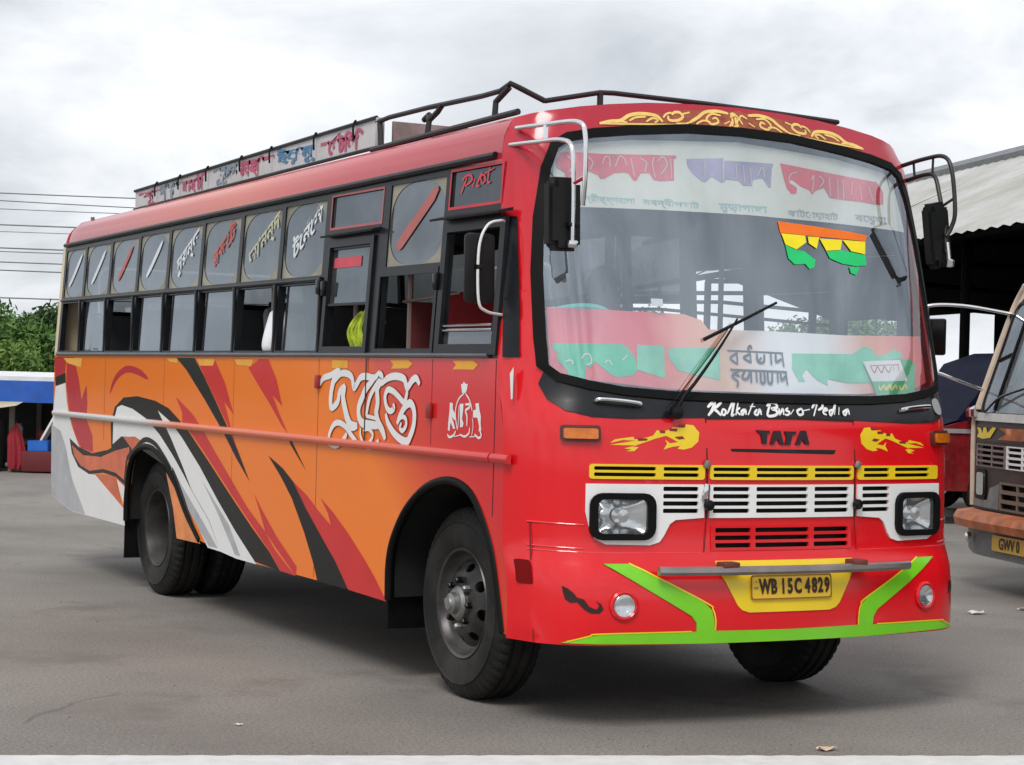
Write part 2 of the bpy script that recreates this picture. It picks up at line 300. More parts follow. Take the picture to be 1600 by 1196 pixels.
D={
 'black':['7.018,1.481 6.724,1.519 6.703,1.444 6.991,1.413',
  '5.435,0.989 5.468,1.159 5.378,1.284 5.166,1.358 4.849,1.374 4.442,1.351 4.147,1.307 3.907,1.232 3.674,1.144 3.313,0.987 2.928,0.813 2.524,0.638 2.219,0.517 2.051,0.425 2.453,0.44 3.293,0.46 4.019,0.893 4.818,1.023',
  '4.011,1.645 3.648,1.646 3.464,1.539 3.218,1.373 3,1.225 2.81,1.094 2.583,0.909 2.826,1.039 3.079,1.194 3.43,1.382 3.798,1.565',
  '6.593,1.044 6.288,0.96 5.92,0.926 5.518,0.969 5.245,1.029 4.966,1.036 4.946,0.992 5.044,0.902 5.067,0.733 5.305,0.784 5.616,0.798 5.995,0.767 6.286,0.806 6.471,0.901',
  '2.281,1.077 2.047,1.015 1.88,0.947 1.69,0.816 1.441,0.669 1.244,0.556 1.059,0.422 1.488,0.426 1.56,0.526 1.703,0.681 1.896,0.853 2.067,0.962',
  '1.992,1.224 1.895,1.159 1.692,1.02 1.941,1.158'],
 'crimson':['6.684,1.643 6.492,1.643 6.337,1.475 6.248,1.322 6.094,1.172 5.933,1.06 5.903,0.935 6.226,0.955 6.39,1.043 6.563,1.193 6.69,1.435',
  '7.054,1.642 6.697,1.643 6.736,1.514 7.018,1.484',
  '6.118,1.435 6.203,1.366 6.27,1.284 6.112,1.172 6.087,1.291'],
 'red':['4.004,1.388 3.866,1.284 3.861,1.226 3.629,1.139 3.227,0.963 2.888,0.809 2.486,0.634 2.2,0.513 2.051,0.425 1.808,0.42 1.931,0.46 2.149,0.543 2.3,0.629 2.609,0.752 2.894,0.898 3.192,1.05 3.413,1.168 3.64,1.276',
  '2.502,0.84 2.345,0.744 2.118,0.617 1.795,0.473 1.808,0.42 2.113,0.546 2.3,0.629 2.4,0.74',
  '3.612,1.639 3.259,1.638 3.062,1.495 2.886,1.3 3.061,1.373 2.962,1.254 2.809,1.081 2.993,1.232 3.218,1.38 3.465,1.546',
  '2.653,1.588 2.468,1.643 2.32,1.641 2.185,1.526 2.084,1.372 2.243,1.434 2.116,1.319 1.986,1.22 2.076,1.256 2.282,1.38 2.494,1.496',
  '1.88,0.947 1.673,0.884 1.471,0.798 1.319,0.744 1.365,0.806 1.477,0.883 1.282,0.812 1.071,0.715 0.866,0.607 0.707,0.513 0.569,0.413 1.059,0.422 1.244,0.556 1.441,0.669 1.69,0.816'],
 'redline':[('5.51,1.379 5.422,1.462 5.279,1.528 5.076,1.562 4.812,1.541 4.604,1.496', 0.0488)],
 'white':['6.99,1.41 6.703,1.44 6.65,1.296 6.584,1.21 6.491,1.108 6.369,1.026 6.263,0.953 6.546,1.016 6.471,0.901 6.286,0.806 5.995,0.767 5.817,0.77 5.55,0.696 5.079,0.568 5.053,0.452 6.428,0.456 7.012,0.54 7.051,0.659 7.05,1.197',
  '5.399,1.015 5.397,1.177 5.312,1.285 5.204,1.304 4.945,1.283 4.631,1.225 4.325,1.127 4.027,0.997 3.787,0.876 3.646,0.797 3.284,0.62 3.054,0.446 3.292,0.45 3.588,0.627 3.968,0.851 4.262,0.956 4.564,1.034 4.876,1.087 5.195,1.079',
  '4.372,1.286 4.093,1.218 3.853,1.123 3.482,0.95 3.128,0.758 2.791,0.589 2.426,0.427 2.779,0.429 3.054,0.446 3.276,0.621 3.637,0.797 3.838,0.947 4.084,1.114',
  '5.277,0.769 5.088,0.727 5.074,0.578 5.18,0.67'],
 'grey':['7.082,1.106 6.81,1.062 6.669,0.962 6.452,0.711 6.057,0.459 6.428,0.46 7.012,0.543 7.052,0.677',
  '4.167,0.975 3.78,0.788 3.457,0.636 3.104,0.462 3.272,0.461 3.586,0.612 4.014,0.834',
  '3.432,0.867 3.168,0.742 2.913,0.621 2.702,0.45 2.797,0.452 3.078,0.65'],
 'flame':['6.477,0.966 6.159,0.901 5.684,0.91 5.35,0.968 5.001,1.012 4.983,0.99 5.072,0.908 5.103,0.774 5.308,0.813 5.619,0.824 5.967,0.792 6.213,0.818 6.406,0.886',
  '5.818,0.775 5.389,0.787 5.304,0.772 5.163,0.604 5.551,0.709',
  '5.14,1.076 4.876,1.091 4.59,1.048 4.767,1.031 4.931,0.999'],
 'archtip':['4.159,0.878 3.962,0.777 3.721,0.617 3.434,0.462 3.904,0.458 3.999,0.656 4.105,0.798'],
 'patch':['6.787,1.635 6.26,1.637 6.284,1.565 6.666,1.597',
  '4.213,1.64 3.978,1.641 3.994,1.611 4.15,1.619',
  '3.603,1.639 3.251,1.64 3.286,1.598 3.534,1.596',
  '2.904,1.639 2.569,1.64 2.604,1.599 2.849,1.606',
  '1.36,1.641 1.146,1.64 1.143,1.598 1.357,1.595',
  '0.599,1.644 0.381,1.646 0.327,1.626 0.378,1.603 0.583,1.599 0.559,1.62',
  '-0.122,1.643 -0.342,1.644 -0.393,1.624 -0.345,1.602 -0.125,1.602 -0.162,1.624'],
 'duronto':[('1.524,1.499 1.469,1.54 1.364,1.558 1.281,1.579 1.234,1.584', 0.0291),
  ('1.262,1.579 1.316,1.538 1.349,1.478 1.359,1.419 1.348,1.369', 0.0403),
  ('1.348,1.371 1.26,1.414 1.236,1.466 1.164,1.507', 0.0336),
  ('1.164,1.507 1.188,1.445 1.156,1.38 1.115,1.323 1.067,1.292 0.986,1.294', 0.0448),
  ('1.323,1.516 1.233,1.565 1.141,1.569 1.075,1.548 1.045,1.496 1.01,1.513 0.959,1.549 0.888,1.557 0.783,1.551 0.717,1.582', 0.0314),
  ('0.717,1.58 0.689,1.546 0.742,1.496 0.732,1.426 0.746,1.369 0.717,1.321 0.663,1.281 0.626,1.237', 0.0381),
  ('0.783,1.544 0.884,1.493 0.934,1.442 0.97,1.399 0.973,1.356 0.943,1.321 0.89,1.308 0.767,1.305 0.699,1.304', 0.0381),
  ('0.875,1.351 0.735,1.34', 0.0291),
  ('0.714,1.545 0.829,1.452 0.875,1.351', 0.0269),
  ('0.695,1.517 0.613,1.55 0.514,1.562 0.415,1.549 0.377,1.507 0.318,1.543 0.271,1.554 0.23,1.524', 0.0314),
  ('0.378,1.526 0.378,1.475 0.408,1.433 0.474,1.459 0.542,1.485 0.609,1.491 0.641,1.456 0.621,1.407 0.577,1.384 0.528,1.396 0.538,1.423', 0.0269),
  ('0.485,1.321 0.452,1.363 0.39,1.413 0.327,1.428 0.285,1.388 0.288,1.321 0.325,1.265 0.363,1.237 0.445,1.247 0.529,1.278 0.598,1.324 0.627,1.369', 0.0336),
  ('0.483,1.328 0.435,1.357 0.386,1.352 0.376,1.318 0.415,1.289 0.448,1.302 0.434,1.33', 0.0202),
  ('1.367,1.174 1.361,1.234 1.308,1.287 1.234,1.304 1.14,1.285 1.064,1.245 0.934,1.185', 0.0269),
  ('1.377,1.189 1.263,1.179 1.172,1.211 1.119,1.25', 0.0269),
  ('0.941,1.285 0.938,1.242 0.883,1.202 0.814,1.219 0.781,1.255 0.835,1.282 0.905,1.272', 0.0179),
  ('0.882,1.187 0.777,1.192 0.702,1.23', 0.0224)],
 'spear':['-0.744,1.618 -0.709,1.587 -0.726,1.471 -0.742,1.474'],
 'latch':['0.131,1.433 0.078,1.437 0.073,1.361 0.124,1.36'],
 'crest_p':['-0.219,1.533 -0.234,1.532 -0.248,1.545 -0.267,1.534 -0.289,1.534 -0.283,1.509 -0.27,1.491 -0.233,1.49 -0.224,1.515',
  '-0.105,1.443 -0.136,1.44 -0.137,1.411 -0.165,1.391 -0.174,1.358 -0.151,1.364 -0.128,1.374 -0.148,1.351 -0.169,1.319 -0.147,1.318 -0.122,1.347 -0.112,1.33 -0.11,1.306 -0.091,1.309 -0.092,1.343 -0.098,1.376 -0.104,1.41',
  '-0.374,1.443 -0.409,1.448 -0.418,1.415 -0.434,1.386 -0.433,1.353 -0.442,1.321 -0.417,1.314 -0.419,1.34 -0.399,1.378 -0.353,1.379 -0.354,1.41 -0.383,1.417',
  '-0.212,1.439 -0.251,1.44 -0.249,1.413 -0.24,1.367 -0.256,1.348 -0.25,1.331 -0.221,1.327'],
 'crest':[('-0.255,1.489 -0.205,1.465 -0.177,1.431 -0.168,1.391 -0.178,1.352 -0.195,1.313', 0.0092),
  ('-0.27,1.489 -0.308,1.464 -0.331,1.435 -0.344,1.409', 0.0092),
  ('-0.269,1.437 -0.32,1.438 -0.31,1.422 -0.276,1.408 -0.292,1.382 -0.293,1.336', 0.0126),
  ('-0.088,1.289 -0.112,1.277 -0.156,1.288 -0.177,1.309', 0.0115),
  ('-0.223,1.294 -0.275,1.286 -0.317,1.304 -0.323,1.33', 0.0103),
  ('-0.375,1.3 -0.419,1.285 -0.443,1.296 -0.431,1.321', 0.0115),
  ('-0.164,1.282 -0.23,1.291', 0.008),
  ('-0.325,1.286 -0.383,1.29', 0.008),
  ('-0.195,1.313 -0.204,1.353 -0.208,1.432', 0.0069),
  ('-0.349,1.377 -0.359,1.338 -0.347,1.292', 0.0057)],
 'fl':['-0.525,1.379 -0.484,1.375 -0.456,1.343 -0.462,1.302 -0.495,1.275 -0.534,1.265 -0.566,1.268 -0.547,1.289 -0.586,1.31 -0.622,1.326 -0.669,1.314 -0.708,1.301 -0.747,1.288 -0.793,1.275 -0.755,1.273 -0.778,1.255 -0.815,1.254 -0.789,1.262 -0.824,1.267 -0.762,1.281 -0.831,1.281 -0.891,1.282 -0.823,1.293 -0.77,1.302 -0.831,1.304 -0.89,1.29 -0.868,1.306 -0.823,1.313 -0.781,1.319 -0.774,1.307 -0.723,1.315 -0.685,1.326 -0.665,1.352 -0.653,1.345 -0.602,1.353 -0.589,1.364 -0.533,1.363',
  '-0.635,1.264 -0.618,1.29 -0.626,1.309 -0.603,1.292 -0.551,1.3 -0.549,1.282 -0.591,1.277'],
 'fldark':['-0.556,1.377 -0.523,1.379 -0.527,1.365 -0.56,1.366',
  '-0.602,1.36 -0.566,1.359 -0.568,1.346 -0.606,1.348',
  '-0.653,1.349 -0.625,1.348 -0.628,1.337 -0.652,1.338',
  '-0.762,1.314 -0.712,1.312 -0.716,1.303 -0.758,1.301',
  '-0.582,1.321 -0.542,1.326 -0.53,1.314 -0.559,1.31'],
 'tata':['-0.158,1.358 -0.084,1.356 -0.085,1.346 -0.1,1.341 -0.105,1.295 -0.126,1.295 -0.133,1.338 -0.15,1.348',
  '-0.062,1.356 -0.026,1.356 -0.007,1.291 -0.03,1.293 -0.041,1.318 -0.053,1.313 -0.065,1.293 -0.084,1.292',
  '-0.003,1.354 0.066,1.354 0.06,1.342 0.042,1.337 0.026,1.291 -0.001,1.291 0.009,1.323 0.002,1.34',
  '0.09,1.358 0.12,1.358 0.139,1.294 0.116,1.294 0.101,1.317 0.089,1.309 0.083,1.292 0.059,1.292'],
 'slit':['-0.296,1.267 -0.291,1.271 -0.282,1.272 0.299,1.27 0.295,1.255 0.282,1.249 -0.288,1.258'],
 'kolkata':[('-0.402,1.455 -0.375,1.474 -0.359,1.478 -0.379,1.446 -0.406,1.419', 0.009),
  ('-0.322,1.48 -0.352,1.46 -0.371,1.45 -0.355,1.437 -0.338,1.42', 0.0085),
  ('-0.322,1.451 -0.334,1.432 -0.322,1.423 -0.311,1.44 -0.322,1.451', 0.0069),
  ('-0.307,1.428 -0.264,1.48 -0.254,1.485 -0.283,1.424 -0.267,1.428', 0.0069),
  ('-0.261,1.423 -0.232,1.485', 0.008),
  ('-0.231,1.457 -0.253,1.442 -0.236,1.424', 0.0064),
  ('-0.211,1.451 -0.229,1.439 -0.225,1.425 -0.206,1.449 -0.206,1.425', 0.0064),
  ('-0.195,1.425 -0.15,1.485', 0.0074),
  ('-0.177,1.462 -0.148,1.463', 0.0053),
  ('-0.141,1.451 -0.159,1.433 -0.144,1.427 -0.127,1.45 -0.123,1.426', 0.0069),
  ('-0.084,1.465 -0.059,1.482 -0.031,1.478 -0.028,1.461 -0.059,1.454 -0.034,1.446 -0.042,1.428 -0.081,1.422 -0.087,1.436 -0.06,1.477', 0.0085),
  ('-0.017,1.457 -0.023,1.429 0.003,1.455 0.001,1.428', 0.0064),
  ('0.035,1.46 0.018,1.448 0.037,1.442 0.026,1.429 0.007,1.431', 0.0064),
  ('0.041,1.431 0.065,1.453', 0.0048),
  ('0.112,1.459 0.083,1.446 0.091,1.43 0.113,1.436 0.113,1.458', 0.0074),
  ('0.12,1.448 0.159,1.455', 0.0053),
  ('0.175,1.426 0.212,1.482', 0.009),
  ('0.173,1.46 0.2,1.483 0.238,1.485 0.238,1.466 0.207,1.451', 0.008),
  ('0.237,1.446 0.264,1.455 0.252,1.461 0.234,1.441 0.254,1.432', 0.0064),
  ('0.298,1.457 0.274,1.447 0.281,1.432 0.331,1.495', 0.0069),
  ('0.33,1.494 0.3,1.433', 0.0058),
  ('0.34,1.467 0.326,1.433', 0.0058),
  ('0.382,1.458 0.357,1.443 0.368,1.433 0.39,1.458 0.393,1.434', 0.0069)],
 'orn':[('-0.767,2.762 -0.708,2.777 -0.655,2.785 -0.608,2.813 -0.544,2.827 -0.464,2.823 -0.432,2.796', 0.0116),
  ('-0.399,2.829 -0.395,2.808 -0.349,2.81 -0.318,2.83 -0.333,2.849 -0.361,2.848 -0.379,2.835', 0.0093),
  ('-0.316,2.844 -0.277,2.855', 0.0093),
  ('-0.285,2.805 -0.234,2.834 -0.191,2.863 -0.123,2.874 -0.057,2.868', 0.0108),
  ('-0.103,2.854 -0.154,2.858 -0.187,2.83 -0.163,2.807 -0.123,2.819 -0.131,2.84 -0.154,2.833', 0.0077),
  ('-0.754,2.761 -0.434,2.783 -0.107,2.798', 0.0054),
  ('-0.611,2.787 -0.574,2.806 -0.519,2.814', 0.0069),
  ('-0.523,2.789 -0.485,2.809 -0.457,2.803 -0.477,2.788', 0.0069),
  ('-0.249,2.8 -0.208,2.82 -0.167,2.817', 0.0062),
  ('-0.362,2.794 -0.314,2.796 -0.285,2.805', 0.0062),
  ('-0.05,2.85 -0.019,2.863 -0.004,2.847 -0.019,2.819', 0.0062),
  ('-0.089,2.813 -0.054,2.83', 0.0069),
  ('-0.428,2.816 -0.408,2.836 -0.378,2.845', 0.0069),
  ('-0.692,2.773 -0.656,2.779 -0.622,2.778', 0.0062)],
 'orn_p':['-0.547,2.806 -0.521,2.804 -0.493,2.81 -0.507,2.781 -0.56,2.776 -0.572,2.788',
  '-0.097,2.856 -0.059,2.855 -0.053,2.835 -0.081,2.836',
  '-0.735,2.773 -0.698,2.787 -0.669,2.783 -0.693,2.768',
  '0.015,2.887 -0.009,2.872 -0.031,2.878 -0.046,2.872 -0.041,2.837 -0.063,2.802 0.005,2.805'],
 'orn_bg':['-0.767,2.758 -0.654,2.792 -0.543,2.833 -0.427,2.836 -0.331,2.862 -0.19,2.874 -0.055,2.878 0.017,2.889 0.002,2.801 -0.435,2.778'],
 'dragon':['-1.103,0.657 -1.082,0.645 -1.06,0.624 -1.049,0.607 -1.022,0.599 -1.002,0.568 -0.972,0.555 -0.959,0.573 -0.977,0.595 -0.95,0.578 -0.941,0.555 -0.959,0.538 -0.993,0.537 -1.022,0.554 -1.049,0.585 -1.075,0.583 -1.091,0.596 -1.099,0.626'],
 'board_g':['-1.069,1.729 -0.746,1.736 -0.719,1.709 -0.694,1.67 -0.694,1.619 -0.715,1.593 -0.758,1.589 -0.795,1.583 -0.829,1.599 -0.872,1.637 -0.894,1.653 -0.914,1.624 -0.939,1.635 -0.948,1.579 -0.934,1.551 -0.977,1.558 -1.013,1.571 -1.022,1.61 -1.037,1.632 -1.059,1.659 -1.052,1.687 -1.069,1.704'],
 'board_g2':['-0.679,1.735 -0.543,1.734 -0.56,1.583 -0.694,1.622',
  '-0.526,1.715 -0.518,1.726 -0.277,1.734 -0.254,1.711 -0.273,1.584 -0.331,1.594 -0.426,1.609 -0.488,1.625 -0.525,1.675',
  '0.154,1.72 0.531,1.728 0.614,1.768 0.668,1.756 0.69,1.722 0.75,1.731 0.825,1.761 0.871,1.741 0.866,1.714 0.598,1.692 0.616,1.639 0.634,1.592 0.467,1.588 0.346,1.605 0.344,1.572 0.284,1.597 0.225,1.649 0.194,1.615 0.21,1.589 0.172,1.588 0.141,1.647'],
 'board_hl':[('-0.956,1.662 -0.937,1.685 -0.914,1.68 -0.912,1.647 -0.937,1.635', 0.0078),
  ('-0.847,1.649 -0.828,1.66 -0.812,1.638', 0.0065),
  ('-0.761,1.662 -0.734,1.686', 0.0065),
  ('-1.026,1.649 -1.003,1.655 -0.994,1.636', 0.0078)],
 'board_t':[('-0.213,1.722 0.1,1.719', 0.0069),
  ('-0.162,1.721 -0.168,1.658', 0.0069),
  ('-0.171,1.661 -0.202,1.687 -0.166,1.711', 0.0069),
  ('-0.089,1.716 -0.093,1.667', 0.0069),
  ('-0.092,1.67 -0.128,1.692 -0.091,1.71', 0.0069),
  ('-0.092,1.716 -0.097,1.736 -0.083,1.749 -0.078,1.733', 0.0069),
  ('-0.053,1.714 -0.052,1.675 -0.02,1.675 -0.01,1.712', 0.0069),
  ('-0.052,1.675 -0.029,1.696', 0.0069),
  ('0.027,1.716 0.022,1.663', 0.0069),
  ('0.055,1.714 0.052,1.677 0.085,1.692', 0.0069),
  ('0.092,1.718 0.092,1.655', 0.0069),
  ('-0.214,1.634 0.105,1.631', 0.0069),
  ('-0.165,1.631 -0.207,1.605 -0.181,1.58 -0.189,1.553', 0.0069),
  ('-0.205,1.618 -0.167,1.605', 0.0069),
  ('-0.134,1.63 -0.154,1.6 -0.128,1.594 -0.103,1.627 -0.108,1.575', 0.0069),
  ('-0.072,1.628 -0.076,1.579', 0.0069),
  ('-0.048,1.629 -0.052,1.58 -0.032,1.583 -0.028,1.629', 0.0069),
  ('-0.008,1.63 -0.012,1.584 0.007,1.578 0.019,1.627', 0.0069),
  ('0.048,1.631 0.043,1.579', 0.0069),
  ('0.066,1.628 0.066,1.592 0.094,1.613', 0.0069),
  ('0.097,1.631 0.096,1.57', 0.0069)],
 'sign_w':['0.581,1.694 0.838,1.709 0.873,1.607 0.623,1.598'],
 'sign_g':['0.623,1.598 0.873,1.607 0.838,1.709 0.918,1.712 0.941,1.685 0.911,1.534 0.642,1.527'],
 'sign_t':[('0.624,1.673 0.646,1.641 0.671,1.671 0.694,1.642 0.719,1.672 0.743,1.645 0.769,1.673', 0.0056),
  ('0.624,1.674 0.821,1.685', 0.0042),
  ('0.785,1.681 0.782,1.653', 0.0042),
  ('0.816,1.685 0.817,1.656', 0.0056)],
 'sign_y':[('0.662,1.579 0.667,1.559 0.7,1.58 0.706,1.559 0.74,1.584 0.745,1.56 0.779,1.581 0.786,1.564', 0.0111),
  ('0.804,1.582 0.815,1.561 0.85,1.586 0.856,1.566', 0.0097)],
 'flag_o':['0.14,2.351 0.272,2.346 0.413,2.338 0.558,2.33 0.702,2.317 0.679,2.287 0.527,2.289 0.349,2.291 0.146,2.296'],
 'flag_y':['0.15,2.293 0.294,2.29 0.294,2.257 0.228,2.219 0.166,2.239',
  '0.31,2.287 0.381,2.288 0.354,2.23 0.309,2.254',
  '0.382,2.281 0.526,2.283 0.505,2.233 0.413,2.223',
  '0.529,2.283 0.678,2.284 0.665,2.22 0.574,2.23'],
 'flag_g':['0.165,2.237 0.227,2.217 0.275,2.213 0.301,2.197 0.338,2.174 0.322,2.137 0.291,2.128 0.269,2.151 0.204,2.145 0.172,2.173',
  '0.413,2.221 0.505,2.231 0.573,2.226 0.665,2.216 0.664,2.165 0.594,2.157 0.504,2.165 0.429,2.187',
  '0.547,2.15 0.617,2.154 0.586,2.113 0.552,2.12'],
 'ban_r':['-0.99,2.612 -0.907,2.622 -0.832,2.622 -0.75,2.622 -0.363,2.642 -0.361,2.629 -0.378,2.624 -0.39,2.519 -0.431,2.515 -0.462,2.511 -0.499,2.514 -0.519,2.546 -0.562,2.543 -0.592,2.505 -0.606,2.504 -0.629,2.539 -0.653,2.54 -0.701,2.534 -0.758,2.503 -0.776,2.502 -0.786,2.518 -0.83,2.534 -0.898,2.494 -0.948,2.494 -0.948,2.521 -0.984,2.544',
  '0.237,2.65 0.365,2.639 0.623,2.618 0.857,2.603 0.894,2.553 0.881,2.491 0.817,2.486 0.744,2.493 0.616,2.495 0.522,2.498 0.492,2.547 0.443,2.531 0.409,2.507 0.397,2.528 0.347,2.542 0.314,2.563 0.293,2.574 0.27,2.56 0.32,2.534 0.311,2.506 0.28,2.501 0.256,2.529 0.244,2.588'],
 'ban_p':['-0.307,2.629 -0.203,2.639 -0.097,2.649 -0.117,2.529 -0.129,2.528 -0.177,2.553 -0.216,2.525 -0.234,2.524 -0.286,2.563 -0.306,2.595',
  '-0.092,2.638 0.196,2.644 0.181,2.619 0.157,2.522 0.146,2.524 0.118,2.567 0.059,2.556 0.043,2.523 -0.006,2.522 -0.026,2.544 -0.099,2.545 -0.111,2.532'],
 'ban_l':[('-0.758,2.575 -0.739,2.609 -0.719,2.604 -0.721,2.563', 0.006),
  ('-0.694,2.565 -0.667,2.613 -0.644,2.609 -0.635,2.575', 0.006),
  ('-0.608,2.612 -0.6,2.524', 0.006),
  ('-0.559,2.615 -0.529,2.595 -0.543,2.549', 0.006),
  ('-0.483,2.626 -0.498,2.586 -0.491,2.525', 0.006),
  ('-0.467,2.609 -0.433,2.63 -0.42,2.591 -0.458,2.544', 0.006),
  ('-0.931,2.602 -0.907,2.57 -0.928,2.525', 0.006),
  ('-0.828,2.603 -0.808,2.577 -0.824,2.543', 0.006),
  ('-0.396,2.627 -0.404,2.526', 0.006),
  ('-0.208,2.63 -0.219,2.539', 0.006),
  ('0.27,2.566 0.292,2.598 0.332,2.613', 0.0059),
  ('0.414,2.577 0.435,2.601 0.41,2.516', 0.0059),
  ('0.461,2.544 0.493,2.582 0.466,2.604', 0.0059),
  ('0.534,2.603 0.523,2.506', 0.0059),
  ('0.588,2.601 0.57,2.497', 0.0059),
  ('0.623,2.598 0.608,2.495', 0.0059),
  ('0.684,2.591 0.662,2.522', 0.0059),
  ('0.728,2.577 0.73,2.504', 0.0059),
  ('0.792,2.57 0.804,2.503', 0.0059),
  ('-0.11,2.62 -0.12,2.537', 0.0059),
  ('-0.034,2.625 -0.038,2.56', 0.0059),
  ('0.007,2.622 0.003,2.533', 0.0059),
  ('0.048,2.614 0.041,2.53', 0.0059),
  ('0.084,2.575 0.12,2.619 0.125,2.566', 0.0059)]}
# ------------------------------------------------------------------ ground
def ground_material():
    m = bpy.data.materials.new('worn_asphalt'); m.use_nodes = True; t = m.node_tree; n = t.nodes.new; l = t.links.new; b = t.nodes['Principled BSDF']
    tc = n('ShaderNodeTexCoord')
    def noise(s, d=8, r=.6):
        k = n('ShaderNodeTexNoise'); k.inputs['Scale'].default_value = s; k.inputs['Detail'].default_value = d; k.inputs['Roughness'].default_value = r; l(tc.outputs['Object'], k.inputs['Vector']); return k.outputs['Fac']
    def rampn(f, a, b_):
        k = n('ShaderNodeValToRGB'); E = k.color_ramp.elements; E[0].position, E[0].color = a[0], (*a[1], 1); E[1].position, E[1].color = b_[0], (*b_[1], 1); l(f, k.inputs[0]); return k.outputs[0]
    def mix(f, a, b_, mode='MIX'):
        k = n('ShaderNodeMix'); k.data_type = 'RGBA'; k.blend_type = mode
        if isinstance(f, float): k.inputs['Factor'].default_value = f
        else: l(f, k.inputs['Factor'])
        l(a, k.inputs['A']); 
        if isinstance(b_, tuple): k.inputs['B'].default_value = (*b_, 1)
        else: l(b_, k.inputs['B'])
        return k.outputs['Result']
    base = rampn(noise(.55, 6, .55), (.35, (.205, .187, .168)), (.68, (.285, .262, .237)))
    fine = rampn(noise(55, 6, .7), (.3, (.55, .55, .55)), (.72, (1.32, 1.32, 1.32)))
    c = mix(1., base, fine, 'MULTIPLY')
    grit = rampn(noise(170, 4, .65), (.34, (.35, .35, .35)), (.66, (1.45, 1.45, 1.45)))
    c = mix(.7, c, grit, 'MULTIPLY')
    st = rampn(noise(.9, 9, .66), (.54, (0, 0, 0)), (.66, (1, 1, 1)))
    c = mix(st, c, (.158, .143, .128))
    v = n('ShaderNodeTexVoronoi'); v.feature = 'DISTANCE_TO_EDGE'; v.inputs['Scale'].default_value = .22
    wv = n('ShaderNodeTexNoise'); wv.inputs['Scale'].default_value = 1.3; wv.inputs['Detail'].default_value = 5; l(tc.outputs['Object'], wv.inputs['Vector'])
    ad = n('ShaderNodeVectorMath'); ad.operation = 'MULTIPLY_ADD'; ad.inputs[1].default_value = (.5, .5, .5); l(wv.outputs['Color'], ad.inputs[0]); l(tc.outputs['Object'], ad.inputs[2]); l(ad.outputs[0], v.inputs['Vector'])
    ck = rampn(v.outputs['Distance'], (.0006, (1, 1, 1)), (.0022, (0, 0, 0)))
    ckm = mix(1., ck, rampn(noise(.8, 2), (.55, (0, 0, 0)), (.62, (.5, .5, .5))), 'MULTIPLY')
    c = mix(ckm, c, (.05, .046, .042))
    l(c, b.inputs['Base Color']); b.inputs['Roughness'].default_value = .82; b.inputs['Specular IOR Level'].default_value = .35
    bp = n('ShaderNodeBump'); bp.inputs['Strength'].default_value = .35; bp.inputs['Distance'].default_value = .006
    l(noise(120, 5, .7), bp.inputs['Height']); l(bp.outputs[0], b.inputs['Normal'])
    return m
gm = ground_material()
g = mesh('ground', [(-400, -400, 0), (400, -400, 0), (400, 400, 0), (-400, 400, 0)], [(0, 1, 2, 3)], gm, smooth=False); tag(g, 'grey worn asphalt yard under the bus', 'ground', kind='structure')
# pale concrete edging strip in the foreground, with a crumbled edge
a0, a1 = Vector((-6.42, .335, 0)), Vector((3.58, -3.315, 0)); dr = (a1-a0).normalized(); nr = Vector((dr.y, -dr.x, 0))
V = []; F = []; K = 260
for i in range(K+1):
    p = a0+(a1-a0)*i/K; w = .004*math.sin(i*1.7)+random.uniform(-.006, .006)
    q = p+nr*w; V += [(q.x, q.y, .001), (q.x, q.y, .012), *[tuple((p+nr*.42)+Vector((0, 0, .012)))]]
for i in range(K):
    a = 3*i; F += [(a, a+3, a+4, a+1), (a+1, a+4, a+5, a+2)]
o = mesh('pavement_edge', V, F, mat('pale_concrete', (.62, .62, .61), .8, var=.1, vscale=9, bump=.2, bscale=60), smooth=False)
tag(o, 'pale concrete edging strip across the asphalt yard', 'edging', kind='structure')

# ------------------------------------------------------------------ the bus
BUS = empty('bus'); tag(BUS, 'large red and orange passenger bus with flame stripes and white lettering on its side', 'bus')
RED = srgb(222, 6, 16); ORA = srgb(232, 112, 30); CRI = srgb(196, 26, 42)
m_red = mat('red_enamel', (.66, .008, .014), .2, var=.06, vscale=2.2, coat=.2, dust=.04, bump=.05, bscale=2.2, spec=.35)
m_side = gradient_mat('side_paint_fade', [(0, (.64, .008, .014)), (.45, (.66, .045, .016)), (1, (.88, .195, .007))], (0, .8, -1.0), -1.38, -.42, .17, .2, .06, .12, .07)
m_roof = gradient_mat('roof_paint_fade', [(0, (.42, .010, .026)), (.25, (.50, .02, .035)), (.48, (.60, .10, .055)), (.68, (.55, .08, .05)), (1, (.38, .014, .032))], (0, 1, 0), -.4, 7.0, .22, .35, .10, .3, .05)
m_black = mat('black_paint', (.006, .006, .0065), .2, var=.2, spec=.25, bump=.05, bscale=3)
m_rubber = mat('black_rubber', (.006, .006, .006), .5, var=.25, spec=.1)
m_frame = mat('window_frame_paint', (.011, .013, .016), .3, var=.3, dust=.02, spec=.2)
m_white = mat('white_paint', (.78, .78, .77), .32, var=.04, coat=.2, dust=.05)
m_greyp = mat('light_grey_paint', (.42, .43, .45), .35, var=.15, coat=.2, dust=.04)
m_crim = mat('crimson_paint', (.50, .012, .028), .2, var=.06, coat=.15, dust=.03, spec=.35, bump=.05, bscale=3)
m_redst = mat('red_stripe_paint', (.60, .018, .02), .2, var=.06, coat=.15, dust=.03, spec=.35, bump=.05, bscale=3)
m_flame = mat('flame_orange_paint', (.68, .12, .03), .3, var=.3, vscale=4, coat=.4)
m_tip = mat('orange_tip_paint', (.76, .24, .06), .35, var=.25, dust=.4)
m_patch = mat('yellow_sticker', (.80, .38, .02), .45, var=.12, dust=.12)
m_yel = mat('yellow_paint', (.82, .58, .01), .35, var=.06, coat=.3, dust=.08)
m_ylw2 = mat('plate_yellow', (.80, .50, .02), .4, var=.06, coat=.2, dust=.1)
